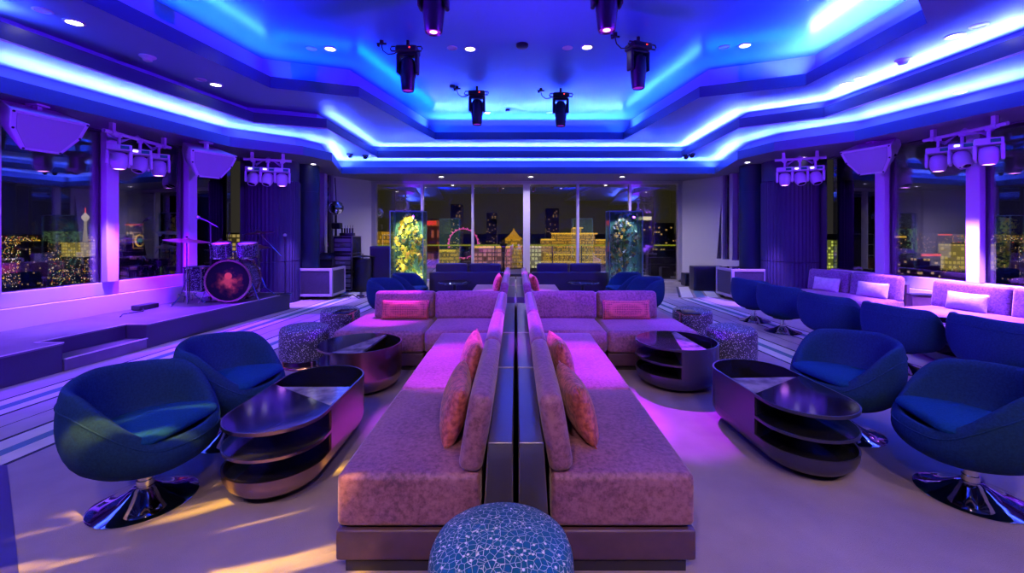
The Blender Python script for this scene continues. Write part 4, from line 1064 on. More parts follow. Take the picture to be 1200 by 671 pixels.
# unseen bars added along the window walls to throw a purple wash
for bi, (a, c, lab, wh) in enumerate((((-5.9, 1.6, 2.82), (-5.75, 2.7, 2.82), 'white lighting bar added unseen by the left windows for wash light', 'added unseen by the left windows'),
                                  ((6.55, 2.6, 2.82), (6.75, 1.5, 2.82), 'white lighting bar added unseen by the right windows for wash light', 'added unseen by the right windows'))):
    mid, d, L = light_bar(a, c, lab)
    for k in range(2):
        p = mid + d * ((k - .5) * L * .5)
        s = 1 if bi == 0 else -1
        white_head((p.x, p.y, p.z - .02), s * PI / 2, '%s white moving head %s' % (('first', 'second')[k], wh), True, (R(-40), 0))
        spot('added_wash_beam', (p.x + s * .25, p.y + .05, p.z - .58), ((s * 5.6, 6.4, 2.2) if k == (0 if bi else 1) else (-s * 4.4, 6.6, .2)), PURPLE, K_FLOOD * (11.0 if k == (0 if bi else 1) else 2.1), 48 if k == (0 if bi else 1) else 80, .8, .05)  # added purple wash from the unseen bars
# a patterned lamp that throws yellow streaks over the carpet
gl, gt = Vector((-1.15, .35, 3.95)), Vector((-1.50, 1.93, 0))
g = spot('gobo_lamp', gl, gt, (1.0, 0.56, 0.05), 3000, 26, .35, .01)
zax = (gl - gt).normalized(); xax = Vector((.88, .47, 0)); xax = (xax - zax * xax.dot(zax)).normalized(); yax = zax.cross(xax)
g.matrix_world = Matrix.Translation(gl) @ Matrix((xax, yax, zax)).transposed().to_4x4()
g.data.use_nodes = True
n = g.data.node_tree.nodes; l = g.data.node_tree.links
tcn = n.new('ShaderNodeTexCoord'); mp = n.new('ShaderNodeMapping'); mp.inputs['Scale'].default_value = (5, 30, 2); mp.inputs['Location'].default_value = (3.1, 1.2, 0)
nz = n.new('ShaderNodeTexNoise'); nz.inputs['Scale'].default_value = 1.0; nz.inputs['Detail'].default_value = 3; nz.inputs['Distortion'].default_value = .6
cr = n.new('ShaderNodeValToRGB'); cr.color_ramp.elements[0].position = .54; cr.color_ramp.elements[1].position = .68
l.new(tcn.outputs['Normal'], mp.inputs[0]); l.new(mp.outputs[0], nz.inputs['Vector']); l.new(nz.outputs['Fac'], cr.inputs[0]); l.new(cr.outputs[0], n['Emission'].inputs['Strength'])

# ------------------------------------------------------------------ loudspeakers under the soffit
def loudspeaker(loc, face, label, scale=1.0):
    loc = Vector(loc); d = (Vector(face) - loc).normalized()
    t = thing('loudspeaker', label, 'loudspeaker', loc, 0, 'pale wedge loudspeakers under the soffit')
    zq = d.to_track_quat('Z', 'Y').to_matrix()
    # local z towards the listener, local y up
    xax = Vector((0, 0, 1)).cross(d).normalized(); yax = d.cross(xax); rot = Matrix((xax, yax, d)).transposed().to_4x4()
    fr = [(-.40, .24), (.40, .24), (.36, .02), (.20, -.24), (-.20, -.24), (-.36, .02)]
    bk = [(-.26, .22), (.26, .22), (.25, .05), (.14, -.12), (-.14, -.12), (-.25, .05)]
    fr = [(x * scale, y * scale) for x, y in fr]; bk = [(x * scale, y * scale) for x, y in bk]
    b = MB(); A = [b.bm.verts.new(rot @ Vector((x, y, 0))) for x, y in fr]; B = [b.bm.verts.new(rot @ Vector((x, y, -.52 * scale))) for x, y in bk]
    b.face(A); b.face(list(reversed(B)))
    for i in range(6): b.face([A[i], B[i], B[(i + 1) % 6], A[(i + 1) % 6]])
    b.build('cabinet', M['white_plastic'], t, bevel=.012)
    g = [(x * .84, y * .84) for x, y in fr]
    b = MB(); A = [b.bm.verts.new(rot @ Vector((x, y, .004))) for x, y in fr]
    b.bm.free(); b = MB(); b.prism(g, .001, .010, rot); b.build('grille', M['grille'], t)
    for x, y in fr: b = MB(); b.lathe([(.012, 0), (.012, .008), (0, .008)], 10, rot @ Matrix.Translation((x * .92, y * .90, .002))); b.build('screw', M['black_metal'], t)
    up = Z0 - loc.z
    b = MB(); q = rot @ Vector((0, .18 * scale, -.26 * scale)); b.box((q.x, q.y, (q.z + up) / 2 + .0), (.05, .05, max(.05, up - q.z))); b.box((q.x, q.y, up - .01), (.14, .14, .02)); b.build('ceiling_bracket', M['white_plastic'], t)
    b = MB(); q = rot @ Vector((.30 * scale, -.02, -.20 * scale)); b.sphere(q, .022); b.build('knob', M['black_metal'], t)
loudspeaker((-5.38, 5.0, 2.60), (-1.0, 4.1, .6), 'pale wedge loudspeaker at the far left edge under the soffit', .92)
loudspeaker((-4.95, 7.1, 2.56), (-1.5, 5.6, 1.0), 'pale wedge loudspeaker left of the drum kit, under the soffit', .92)
loudspeaker((5.70, 7.05, 2.62), (2.3, 5.8, .9), 'pale wedge loudspeaker right of the right ribbed column', .95)

# ------------------------------------------------------------------ road cases with mesh fronts
def road_case(loc, rotz, label, sx_=.74, sy_=.74, h=.60):
    t = thing('road_case', label, 'equipment case', loc, rotz, 'mesh sided equipment cases')
    b = MB(); b.box((0, 0, .08 + h / 2), (sx_ - .03, sy_ - .03, h - .02)); b.build('body', M['case_mesh'], t)
    b = MB()
    for x in (-1, 1):
        for y in (-1, 1): b.box((x * (sx_ / 2 - .025), y * (sy_ / 2 - .025), .08 + h / 2), (.055, .055, h))
    for z in (.08 + .025, .08 + h - .025):
        for s in (-1, 1):
            b.box((0, s * (sy_ / 2 - .022), z), (sx_ - .05, .05, .055)); b.box((s * (sx_ / 2 - .022), 0, z), (.05, sy_ - .05, .055))
    b.build('edge_frame', M['case_panel'], t, bevel=.006)
    b = MB(); b.box((0, 0, .08 + h + .004), (sx_ - .11, sy_ - .11, .008)); b.build('lid', M['black_gloss'], t)
    for x in (-1, 1):
        for y in (-1, 1):
            b = MB(); b.cyl((x * (sx_ / 2 - .09) - .018, y * (sy_ / 2 - .09), .042), (x * (sx_ / 2 - .09) + .018, y * (sy_ / 2 - .09), .042), .040, 14); b.box((x * (sx_ / 2 - .09), y * (sy_ / 2 - .09), .078), (.05, .06, .01)); b.build('caster', M['black_metal'], t)
road_case((-4.32, 9.72, .002), 0, 'mesh sided equipment case on wheels beside the stage end')
road_case((4.93, 9.55, .002), 0, 'mesh sided equipment case on wheels left of the right ribbed column')

# ------------------------------------------------------------------ drum kit
SZ = ST
def tripod(b, h, spread, r=.011, z0=0.0, rot=0, braces=True):
    for k in range(3):
        a = rot + 2 * PI * k / 3; f = Vector((spread * math.cos(a), spread * math.sin(a), z0 + .012))
        b.tube([(0, 0, z0 + h), f * .45 + Vector((0, 0, (z0 + h * .55) * .55)), f], r * .75, 6)
        b.tube([(0, 0, z0 + h * .25), (f.x * .55, f.y * .55, z0 + h * .42)], r * .55, 6)
        b.sphere(f, r * 1.3, 0, 8)
p = Q(274, 332, 7.35)
bd = thing('bass_drum', 'bass drum with orange sunset picture on its front head, on the stage', 'drum', (p.x, p.y, SZ), R(12))
RB = .345
b = MB(); m = Matrix.Translation((0, 0, RB + .02)) @ Matrix.Rotation(PI / 2, 4, 'X')
b.lathe([(RB - .012, .21), (RB - .012, -.21)], 48, m); b.build('shell', M['drum_shell'], bd)
for s in (-1, 1):
    b = MB(); b.lathe([(RB - .02, .19), (RB + .006, .19), (RB + .006, .235), (RB - .025, .235), (RB - .02, .19)], 48, m @ Matrix.Diagonal((1, 1, s, 1))); b.build('hoop', M['bronze'], bd)
def sunset_mat():
    mm_ = mat('sunset_drum_head', (0.02, 0.02, 0.05), 0.6, spec=0.1); n, l, bs = nodes(mm_)
    t = n.new('ShaderNodeTexCoord'); s = n.new('ShaderNodeSeparateXYZ'); l.new(t.outputs['Object'], s.inputs[0])
    ns = n.new('ShaderNodeTexNoise'); ns.inputs['Scale'].default_value = 11; ns.inputs['Detail'].default_value = 6; l.new(t.outputs['Object'], ns.inputs['Vector'])
    vd = n.new('ShaderNodeVectorMath'); vd.operation = 'DISTANCE'; vd.inputs[1].default_value = (.0, -.215, RB + .10); l.new(t.outputs['Object'], vd.inputs[0])
    sun = n.new('ShaderNodeMath'); sun.operation = 'LESS_THAN'; sun.inputs[1].default_value = .055; l.new(vd.outputs['Value'], sun.inputs[0])
    vd2 = n.new('ShaderNodeVectorMath'); vd2.operation = 'DISTANCE'; vd2.inputs[1].default_value = (.0, -.215, RB - .01); l.new(t.outputs['Object'], vd2.inputs[0])
    sub = n.new('ShaderNodeMath'); sub.operation = 'MULTIPLY_ADD'; sub.inputs[1].default_value = -2.3; sub.inputs[2].default_value = .50; l.new(vd2.outputs['Value'], sub.inputs[0])
    ad = n.new('ShaderNodeMath'); ad.operation = 'ADD'; l.new(ns.outputs['Fac'], ad.inputs[0]); l.new(sub.outputs[0], ad.inputs[1])
    r = n.new('ShaderNodeValToRGB'); e = r.color_ramp.elements; e[0].position = .50; e[0].color = (.010, .008, .010, 1); e[1].position = .95; e[1].color = (.85, .22, .03, 1); k = e.new(.70); k.color = (.14, .03, .012, 1)
    l.new(ad.outputs[0], r.inputs[0])
    mxx = n.new('ShaderNodeMix'); mxx.data_type = 'RGBA'; mxx.inputs['B'].default_value = (1.0, .28, .03, 1); l.new(sun.outputs[0], mxx.inputs['Factor']); l.new(r.outputs[0], mxx.inputs['A']); l.new(mxx.outputs['Result'], bs.inputs['Base Color'])
    return mm_
b = MB(); b.lathe([(RB - .022, .215), (RB * .5, .215), (0, .215)], 48, m); b.build('front_head', sunset_mat(), bd)
b = MB(); b.lathe([(RB - .022, -.215), (0, -.215)], 48, m); b.build('batter_head', M['drum_head'], bd)
b = MB()
for k in range(10):
    a = 2 * PI * k / 10; c_, s_ = math.cos(a) * (RB + .004), math.sin(a) * (RB + .004)
    b.cyl(m @ Vector((c_, s_, -.2)), m @ Vector((c_, s_, .2)), .007, 6); b.box(m @ Vector((c_, s_, .13)), (.02, .05, .02)); b.box(m @ Vector((c_, s_, -.13)), (.02, .05, .02))
b.build('tension_rods', M['chrome'], bd)
for s in (-1, 1):
    b = MB(); b.tube([(s * (RB - .04), -.12, RB), (s * (RB + .10), -.17, .01)], .010, 6); b.build('spur_leg', M['chrome'], bd)
b = MB(); b.cyl((0, .03, 2 * RB), (0, .03, 2 * RB + .16), .016, 10); b.tube([(-.13, .03, 2 * RB + .13), (0, .03, 2 * RB + .14), (.13, .03, 2 * RB + .13)], .012, 8); b.build('tom_mount', M['chrome'], bd)
def drum(parent, name, c, r, h, tilt, head=True):
    m_ = Matrix.Translation(c) @ Matrix.Rotation(tilt, 4, 'X')
    b = MB(); b.lathe([(r, 0), (r, h)], 36, m_); d = b.build(name, M['drum_shell'], parent)
    b = MB(); b.lathe([(r * .97, h - .004), (0, h)], 32, m_); b.build('drum_head', M['drum_head'], d)
    b = MB()
    for z in (0, h): b.lathe([(r - .003, z - .012), (r + .008, z - .012), (r + .008, z + .012), (r - .003, z + .012)], 36, m_)
    for k in range(8):
        a = 2 * PI * k / 8; b.cyl(m_ @ Vector(((r + .008) * math.cos(a), (r + .008) * math.sin(a), 0)), m_ @ Vector(((r + .008) * math.cos(a), (r + .008) * math.sin(a), h)), .005, 6)
    b.build('hoop', M['chrome'], d)
    return d
for s in (-1, 1): drum(bd, 'tom', (s * .20, .04, 2 * RB + .06), .155, .22, R(8))
# snare and floor tom
p = Q(292, 318, 7.75)
sn = thing('snare_drum', 'small drum behind the bass drum, on its own stand', 'drum', (p.x - .10, p.y, SZ)); drum(sn, 'shell', (0, 0, .52), .175, .14, 0)
b = MB(); b.cyl((0, 0, .12), (0, 0, .5), .014, 8); tripod(b, .30, .22); b.tube([(-.16, 0, .53), (0, 0, .46), (.16, 0, .53)], .008, 6); b.build('stand', M['chrome'], sn)
p = Q(233, 320, 7.25)
ft = thing('floor_tom', 'dark floor tom left of the bass drum, with three chrome legs', 'drum', (p.x, p.y, SZ)); drum(ft, 'shell', (0, 0, .20), .20, .38, 0)
for k in range(3):
    a = 2 * PI * k / 3 + .5; b = MB(); b.tube([(.215 * math.cos(a), .215 * math.sin(a), .50), (.215 * math.cos(a), .215 * math.sin(a), .10), (.245 * math.cos(a), .245 * math.sin(a), .008)], .008, 6); b.build('leg', M['chrome'], ft)
def cymbal_stand(px, py, y, zc, r, label, boom=None, tilt=0.0, rot=0.3, hats=False):
    x = (px - CX) / F * y
    t = thing('cymbal_stand', label, 'cymbal', (x, y, SZ), 0, 'cymbals of the drum kit')
    top = zc - SZ; b = MB(); b.cyl((0, 0, .05), (0, 0, top * .55), .014, 10); b.cyl((0, 0, top * .5), (0, 0, top + .05), .009, 8); b.sphere((0, 0, top * .55), .022); b.build('tube', M['chrome'], t)
    if boom: b = MB(); b.tube([(0, 0, top), (boom[0], 0, boom[1])], .008, 6); b.build('boom_arm', M['chrome'], t)
    b = MB(); tripod(b, .42, .25, .012, 0, rot); b.build('tripod', M['chrome'], t)
    m_ = Matrix.Translation((0, 0, top)) @ Matrix.Rotation(tilt, 4, 'Y')
    b = MB(); b.lathe([(0, .035), (.02, .034), (.045, .018), (.06, .010), (r * .6, .0), (r, -.022), (r * .6, -.004), (.045, .012), (0, .03)], 44, m_); b.build('cymbal', M['cymbal'], t)
    if hats: b = MB(); b.lathe([(0, -.07), (.05, -.055), (r * .6, -.045), (r, -.026)], 44, m_); b.build('cymbal', M['cymbal'], t)
    b = MB(); b.cyl((0, 0, top + .02), (0, 0, top + .06), .018, 10); b.build('wing_nut', M['black_metal'], t)
    return t
cymbal_stand(219, 355, 7.05, 1.35, .31, 'large cymbal on a chrome tripod at the left of the drum kit', tilt=R(6))
cymbal_stand(303, 352, 8.05, 1.47, .26, 'raised cymbal with a boom arm at the right of the drum kit', boom=(.42, .72), tilt=R(-6))
cymbal_stand(304, 345, 8.0, 1.21, .18, 'pair of small hi-hat cymbals below the raised right cymbal', hats=True)
cymbal_stand(259, 345, 7.9, 1.30, .20, 'small cymbal behind the toms of the bass drum', tilt=R(-8))
t = thing('drum_stool', 'round black drum stool behind the bass drum', 'stool', (-5.0, 8.0, SZ))
b = MB(); b.lathe([(0, .44), (.15, .44), (.165, .46), (.165, .50), (.14, .52), (0, .525)], 28); b.build('seat', M['black_plastic'], t)
b = MB(); b.cyl((0, 0, .05), (0, 0, .44), .016, 10); tripod(b, .3, .22); b.build('stand', M['chrome'], t)
t = thing('bass_pedal', 'low chrome pedal behind the bass drum', 'pedal', (-4.74, 7.62, SZ), R(12))
b = MB(); b.box((0, .12, .05), (.09, .26, .012), Matrix.Rotation(R(14), 3, 'X')); b.build('footboard', M['chrome'], t)
b = MB(); b.box((0, -.01, .06), (.12, .02, .12)); b.build('frame', M['black_metal'], t)
b = MB(); b.box((0, .13, .004), (.10, .28, .008)); b.build('base_plate', M['black_metal'], t)
def mic(px, y, zt, label, boomdx=0.0, gname='microphone stands on the stage'):
    x = (px - CX) / F * y; t = thing('microphone_stand', label, 'microphone stand', (x, y, SZ), 0, gname)
    b = MB(); b.cyl((0, 0, .015), (0, 0, zt - SZ), .011, 10); b.build('pole', M['black_metal'], t)
    b = MB(); b.lathe([(0, .02), (.13, .012), (.14, .0), (0, 0)], 28); b.build('base', M['black_metal'], t)
    if boomdx: b = MB(); b.tube([(-boomdx * .9, 0, zt - SZ - .06), (boomdx * .55, 0, zt - SZ + .045)], .008, 6); b.build('boom', M['black_metal'], t)
    u = thing('microphone', 'microphone with a round grille on ' + ('the boom stand before the drums' if boomdx else 'the straight stand at the stage end'), 'microphone', (x + boomdx * .55, y, zt + (.045 if boomdx else 0)), 0)
    s = 1 if boomdx >= 0 else -1
    dr = Vector((s * .9 if boomdx else 0, 0, .35 if boomdx else 1)).normalized()
    b = MB(); b.cyl((0, 0, 0), dr * .13, .012, 12, r2=.02); b.build('handle', M['black_metal'], u)
    b = MB(); b.sphere(dr * .155, .032, n=16); b.build('grille', M['alu'], u)
mic(247, 7.35, 1.62, 'black microphone stand with a boom before the drum kit', -.13)
mic(334, 8.15, 1.26, 'thin straight microphone stand at the end of the stage')
t = thing('stage_box', 'small cable box on the stage under the left sill', 'stage box', (-5.62, 6.6, SZ), R(-9))
b = MB(); b.rbox((0, 0, .04), (.16, .30, .07), .012); b.build('body', M['black_plastic'], t)
b = MB(); b.tube([(.08, -.1, .03), (.2, -.2, .012), (.15, -.45, .012), (.3, -.6, .012)], .007, 6); b.build('cable', M['cable_black'], t)

# ------------------------------------------------------------------ equipment in the left back corner
def rack_unit(x, y, z, h, label, knobs=True):
    t = thing('amplifier_rack', label, 'equipment rack', (x, y, z), R(-8), 'stacked equipment racks in the left back corner')
    b = MB(); b.box((0, 0, h / 2), (.50, .45, h - .01)); b.build('body', M['black_plastic'], t)
    b = MB()
    for s in (-1, 1):
        for q in (-1, 1): b.box((s * .245, q * .22, h / 2), (.025, .025, h))
    for zz in (.012, h - .012):
        for q in (-1, 1): b.box((0, q * .22, zz), (.5, .022, .022)); b.box((q * .245, 0, zz), (.022, .45, .022))
    b.build('edge_trim', M['alu'], t)
    b = MB(); 
    for k in range(3): b.box((0, -.229, h * (.25 + .25 * k)), (.42, .008, h * .19))
    b.build('front_panel', M['case_panel'], t)
    b = MB(); b.box((0, -.236, h * .5), (.14, .008, .03)); b.build('handle', M['alu'], t)
    return t
p = Q(407, 318, 10.9)
for k, lab in enumerate(('bottom', 'second lowest', 'topmost')):
    rack_unit(p.x, p.y, .05 + .44 * k + (.0), .44, '%s silver edged rack of the stack in the left back corner' % lab)
t = thing('rack_dolly', 'low wheeled board under the silver edged rack stack', 'dolly', (p.x, p.y, 0), R(-8))
b = MB(); b.box((0, 0, .038), (.52, .47, .022)); b.build('board', M['black_plastic'], t)
for s in (-1, 1):
    for q in (-1, 1): b = MB(); b.cyl((s * .2 - .012, q * .18, .014), (s * .2 + .012, q * .18, .014), .014, 10); b.build('wheel', M['black_metal'], t)
t = thing('charger_box', 'black charging station with upright radios on the rack stack', 'charger', (p.x, p.y, .05 + 1.32))
b = MB(); b.rbox((0, 0, .035), (.34, .16, .07), .01); b.build('body', M['black_plastic'], t)
for k in range(5): b = MB(); b.rbox((-.13 + .065 * k, 0, .125), (.035, .04, .13), .008); b.cyl((-.13 + .065 * k + .008, 0, .18), (-.13 + .065 * k + .008, 0, .26), .005, 6); b.build('radio', M['black_plastic'], t)
p2 = Q(388, 300, 10.75)
t = thing('mixer_desk', 'black mixing desk with a tilted panel left of the rack stack', 'mixing desk', (p2.x - .02, 10.55, 0), R(10))
b = MB(); b.box((0, 0, .40), (.34, .42, .80)); b.build('cabinet', M['black_plastic'], t)
b = MB(); b.box((0, -.03, .86), (.36, .46, .05), Matrix.Rotation(R(18), 3, 'X')); b.build('panel', M['black_metal'], t)
b = MB(); b.box((.05, -.23, .62), (.16, .012, .09)); b.build('label_plate', M['white_plastic'], t)
t = thing('mirror_ball', 'mirror ball on a black pole stand in the left back corner', 'mirror ball', ((394 - CX) / F * 11.15, 11.15, 0))
b = MB(); zc = HC + 26.5 * 11.15 / F; b.cyl((0, 0, .02), (0, 0, zc - .19), .02, 10); b.cyl((0, 0, zc + .19), (-.03, 0, 2.85), .012, 8); tripod(b, .6, .30, .014); b.build('pole', M['black_metal'], t)
b = MB()
for i in range(12):
    for j in range(24):
        a0, a1 = PI * i / 12, PI * (i + 1) / 12; b0, b1 = 2 * PI * j / 24, 2 * PI * (j + 1) / 24
        pt = lambda a, q: (.19 * math.sin(a) * math.cos(q), .19 * math.sin(a) * math.sin(q), zc + .19 * math.cos(a))
        q = [pt(a0, b0), pt(a1, b0), pt(a1, b1), pt(a0, b1)]
        if i == 0: q = [q[0], q[1], q[2]]
        elif i == 11: q = [q[0], q[1], q[3]]
        b.poly(q)
b.build('ball', M['chrome'], t)
b = MB(); b.rbox((.03, -.02, 1.62), (.22, .2, .16), .03); b.build('spot_lamp', M['black_plastic'], t)
p = Q(418, 328, 11.0)
t = thing('carton', 'brown cardboard carton on the floor by the left back windows', 'box', (p.x + .12, 11.25, .002), R(6))
b = MB(); b.box((0, 0, .21), (.42, .38, .42)); b.build('body', M['carton'], t)
b = MB(); b.box((0, 0, .422), (.06, .382, .004)); b.box((0, -.191, .36), (.06, .003, .12)); b.build('tape', mat('carton_tape', (.42, .26, .15), .4), t)
t = thing('floor_drum', 'dark drum with a flat cymbal on top near the left back windows', 'drum', (-3.80, 10.8, .002))
b = MB(); b.lathe([(0, 0), (.20, 0), (.205, .02), (.205, .78), (.20, .80), (0, .80)], 36); b.build('body', M['black_plastic'], t)
b = MB(); b.lathe([(0, .90), (.05, .885), (.28, .855), (.285, .85), (.05, .87), (0, .88)], 40); b.cyl((0, 0, .8), (0, 0, .93), .01, 8); b.build('cymbal', M['black_metal'], t)
b = MB(); b.tube([(-.1, 0, .8), (-.14, 0, 1.2), (-.3, 0, 1.42)], .009, 6); b.build('arm', M['black_metal'], t)
t = thing('floor_speaker', 'tall dark loudspeaker left of the yellow flower case', 'loudspeaker', ((447 - CX) / F * 11.2, 11.2, .002), R(8))
b = MB(); b.rbox((0, 0, .55), (.50, .45, 1.10), .015); b.build('cabinet', M['black_plastic'], t)
b = MB(); b.box((0, -.228, .55), (.44, .01, 1.0)); b.build('grille', M['black_metal'], t)
t = thing('cable_coil', 'loose black cables on the floor beside the left equipment case', 'cable', (-3.80, 9.75, .004))
b = MB(); b.tube([(.16 * math.cos(k * .5) * (1 + .02 * k) - .1, .12 * math.sin(k * .5), .012 + .002 * k) for k in range(26)] + [(.35, -.2, .012), (.5, .1, .012)], .010, 6); b.build('coil', M['cable_black'], t)
b = MB(); b.box((.28, .12, .02), (.16, .07, .04)); b.build('power_strip', M['black_plastic'], t)
# right back corner
t = thing('subwoofer', 'large black subwoofer box against the right canted wall', 'loudspeaker', ((829 - CX) / F * 11.0, 11.0, .002), R(-6))
b = MB(); b.rbox((0, 0, .30), (.78, .40, .60), .015); b.build('cabinet', M['black_plastic'], t)
b = MB(); b.box((0, -.203, .30), (.70, .01, .52)); b.build('grille', M['black_metal'], t)
t = thing('small_speaker', 'small black speaker box left of the large subwoofer', 'loudspeaker', ((806 - CX) / F * 11.9, 11.9, .002))
b = MB(); b.rbox((0, 0, .17), (.26, .30, .34), .012); b.build('cabinet', M['black_plastic'], t)
b = MB(); b.box((0, -.153, .17), (.21, .008, .28)); b.build('grille', M['black_metal'], t)

# ------------------------------------------------------------------ terrace beyond the back glass
b = MB(); b.box((0.3, 15.2, -.06), (14, 4.6, .12)); struct(b.build('floor_terrace', M['dark_wall']))
t = thing('terrace_railing', 'glass terrace railing with a yellow-green reflection put on its handrail as glow beyond the back windows', 'railing', (.3, 16.6, 0))
b = MB(); b.box((0, 0, .94), (13, .07, .05)); b.build('handrail', emis('handrail_reflected_glow', (.75, .85, .05), .55), t)  # emission stands in for light reflected along the railing
for k in range(11): b = MB(); b.box((-5.5 + 1.1 * k, 0, .47), (.04, .06, .94)); b.build('post', M['black_metal'], t)
b = MB(); b.box((0, 0, .45), (12, .015, .8)); b.build('glass_panel', M['clear_glass'], t)
def trumpet(x, y, label, r=.22):
    t = thing('cocktail_table', label, 'table', (x, y, 0), 0, 'tall terrace cocktail tables')
    b = MB(); b.lathe([(0, 1.08), (r, 1.08), (r, 1.06), (r * .55, .95), (.05, .75), (.04, .4), (.05, .12), (r * .7, .02), (r * .75, 0), (0, 0)], 32); b.build('tabletop', M['white_plastic'], t)
trumpet((590 - CX) / F * 14.2, 14.2, 'tall trumpet shaped table on the terrace, left of the wide mullion', .13)
trumpet((758 - CX) / F * 13.6, 13.6, 'tall white trumpet shaped table outside the rightmost back window')
t = thing('terrace_sofa', 'dark terrace sofa outside the rightmost back window', 'sofa', ((775 - CX) / F * 14.6, 14.6, 0))
b = MB(); b.rbox((0, 0, .42), (1.5, .2, .84), .03); b.build('backrest', M['black_plastic'], t)
b = MB(); b.rbox((0, -.4, .2), (1.5, .7, .4), .03); b.build('seat', M['black_plastic'], t)

# ------------------------------------------------------------------ the city at night
GZ = -68.0
b = MB(); b.poly([(-9000, 60, GZ), (9000, 60, GZ), (9000, 9000, GZ), (-9000, 9000, GZ)]); struct(b.build('ground_city', M['ground']))
rnd = random.Random(3)
b = MB()
def blob(x, y, z, s, mi):
    v = [b.bm.verts.new((x + dx * s, y + dy * s, z + dz * s)) for dx, dy, dz in ((1, 0, 0), (-1, 0, 0), (0, 1, 0), (0, -1, 0), (0, 0, 1), (0, 0, -1))]
    for i in (0, 1):
        for j in (2, 3):
            for k in (4, 5): b.face([v[i], v[j], v[k]], mi)
def lights(n, x0, x1, y0, y1, pw=1.5, smin=.22, smax=.6, cl=(0, 0, 0, 1, 1, 2, 2, 3, 4)):
    for _ in range(n):
        px = rnd.uniform(x0, x1); t = rnd.random() ** pw; py = y0 + (y1 - y0) * t
        py += rnd.gauss(0, .3)
        py = max(py, 276.0)
        q = P(px, py, GZ + 4); blob(q.x, q.y, GZ + rnd.uniform(2, 9), rnd.uniform(smin, smax) * q.y / F, rnd.choice(cl))
# avenues of lamps and scattered lights, seen out of the left and the right windows
lights(3200, -160, 120, 277, 337, 1.2); lights(420, 138, 220, 280, 320, 1.2); lights(120, 250, 282, 283, 318, 1.0)
lights(420, 965, 1040, 283, 322, 1.2); lights(1100, 1040, 1135, 276, 318, 1.3); lights(1700, 1150, 1390, 276, 332, 1.3); lights(300, 440, 800, 281, 306, 1.0)
lights(60, 840, 870, 283, 318, 1.0)
for yy in (281.5, 284.5, 296, 304, 318, 327):
    for k in range(90): q = P(rnd.uniform(-160, 112), yy + rnd.gauss(0, .25), GZ + 4); blob(q.x, q.y, GZ + 5, rnd.uniform(.4, .8) * q.y / F, rnd.choice((0, 0, 1, 2)))
for yy in (280.5, 284, 290, 301):
    for k in range(110): q = P(rnd.uniform(1045, 1390), yy + rnd.gauss(0, .25), GZ + 4); blob(q.x, q.y, GZ + 5, rnd.uniform(.4, .8) * q.y / F, rnd.choice((0, 1, 2, 2, 3)))
o = b.build('city_lights', [M['e_yellow'], M['e_white'], M['e_gold'], M['e_red'], M['e_green']]); tag(o, 'countless street and house lights spread over the night city', 'city lights', None, 'stuff')

def building(x0, x1, ytop, d, label, m, depth=None, extra=None, name='building', cat='building', ybot=None):
    xa, xb = (x0 - CX) / F * d, (x1 - CX) / F * d; zt = HC - (ytop - CY) / F * d
    t = thing(name, label, cat, ((xa + xb) / 2, d, GZ))
    w_ = xb - xa; h = zt - GZ; dp = depth or w_ * .6
    b = MB(); b.box((0, dp / 2, h / 2), (w_, dp, h)); b.build('facade', m, t)
    b = MB(); b.box((0, dp / 2, h + h * .01), (w_ * 1.02, dp * 1.02, h * .02)); b.build('roof', M['tower'], t)
    if extra: extra(t, w_, dp, h)
    return t
# left windows
def obs_tower():
    d = 1500.0; x = (100 - CX) / F * d; z = lambda y: HC - (y - CY) / F * d - GZ
    t = thing('observation_tower', 'slender pale observation tower with a red mast, in the leftmost window', 'tower', (x, d, GZ))
    s = d / F
    b = MB(); b.lathe([(s * 3.5, 0), (s * 2.3, z(283)), (s * 1.5, z(268)), (s * 1.3, z(258))], 20); b.build('shaft', emis('tower_shaft_flood', (.75, .62, .35), .45), t)
    b = MB(); b.lathe([(s * 1.3, z(259)), (s * 3.4, z(256)), (s * 3.6, z(253.5)), (s * 2.2, z(252)), (s * 1.2, z(250)), (0, z(249))], 24); b.build('pod', emis('tower_pod_flood', (.9, .75, .5), .7), t)
    b = MB(); b.cyl((0, 0, z(250)), (0, 0, z(243)), s * .5, 8); b.build('mast', M['e_red'], t)
obs_tower()
def roofsign(m, f=.25, dz=0.0):
    def ex(t, w_, dp, h): b = MB(); b.box((0, -1, h * (1 + dz)), (w_ * .8, 2, h * .05)); b.build('roof_sign', m, t)
    return ex
building(72, 98, 284, 1150, 'wide yellow-lit block left of the observation tower', M['f_warm'], 60)
building(50, 75, 271, 2300, 'distant pale lit block on the horizon in the leftmost window', M['f_green'], 100)
building(24, 34, 285, 300, 'dark slender block standing in for a reflection in the leftmost window', M['f_near'], 12)  # dark silhouette of a window reflection, added as a block
def logo(t, w_, dp, h):
    s = 480 / F
    b = MB(); b.tube([(5.2 * s * math.cos(a), -1.2, h * .76 + 6.5 * s * math.sin(a)) for a in [2 * PI * k / 32 for k in range(32)]], s * .9, 6, closed=True); b.build('ring_sign', M['e_yellow'], t)
    b = MB(); b.sphere((0, -1, h * .76), 2.6 * s, n=14); b.build('sign_emblem', emis('lit_teal', (.1, .7, .5), .7), t)
    b = MB(); fr = [(-8 * s, h * .76 - 9 * s), (8 * s, h * .76 - 9 * s), (8 * s, h * .76 + 9 * s), (-8 * s, h * .76 + 9 * s)]
    b.tube([(x, -1.1, z) for x, z in fr], s * .5, 4, closed=True); b.build('sign_frame', M['e_gold'], t)
    b = MB(); b.box((0, -1, h * .985), (w_, 1.5, 1.2)); b.build('red_cornice', M['e_red'], t)
building(148, 182, 262, 480, 'dark hotel slab with a glowing ring sign in the second left window', M['f_dark'], 20, logo)
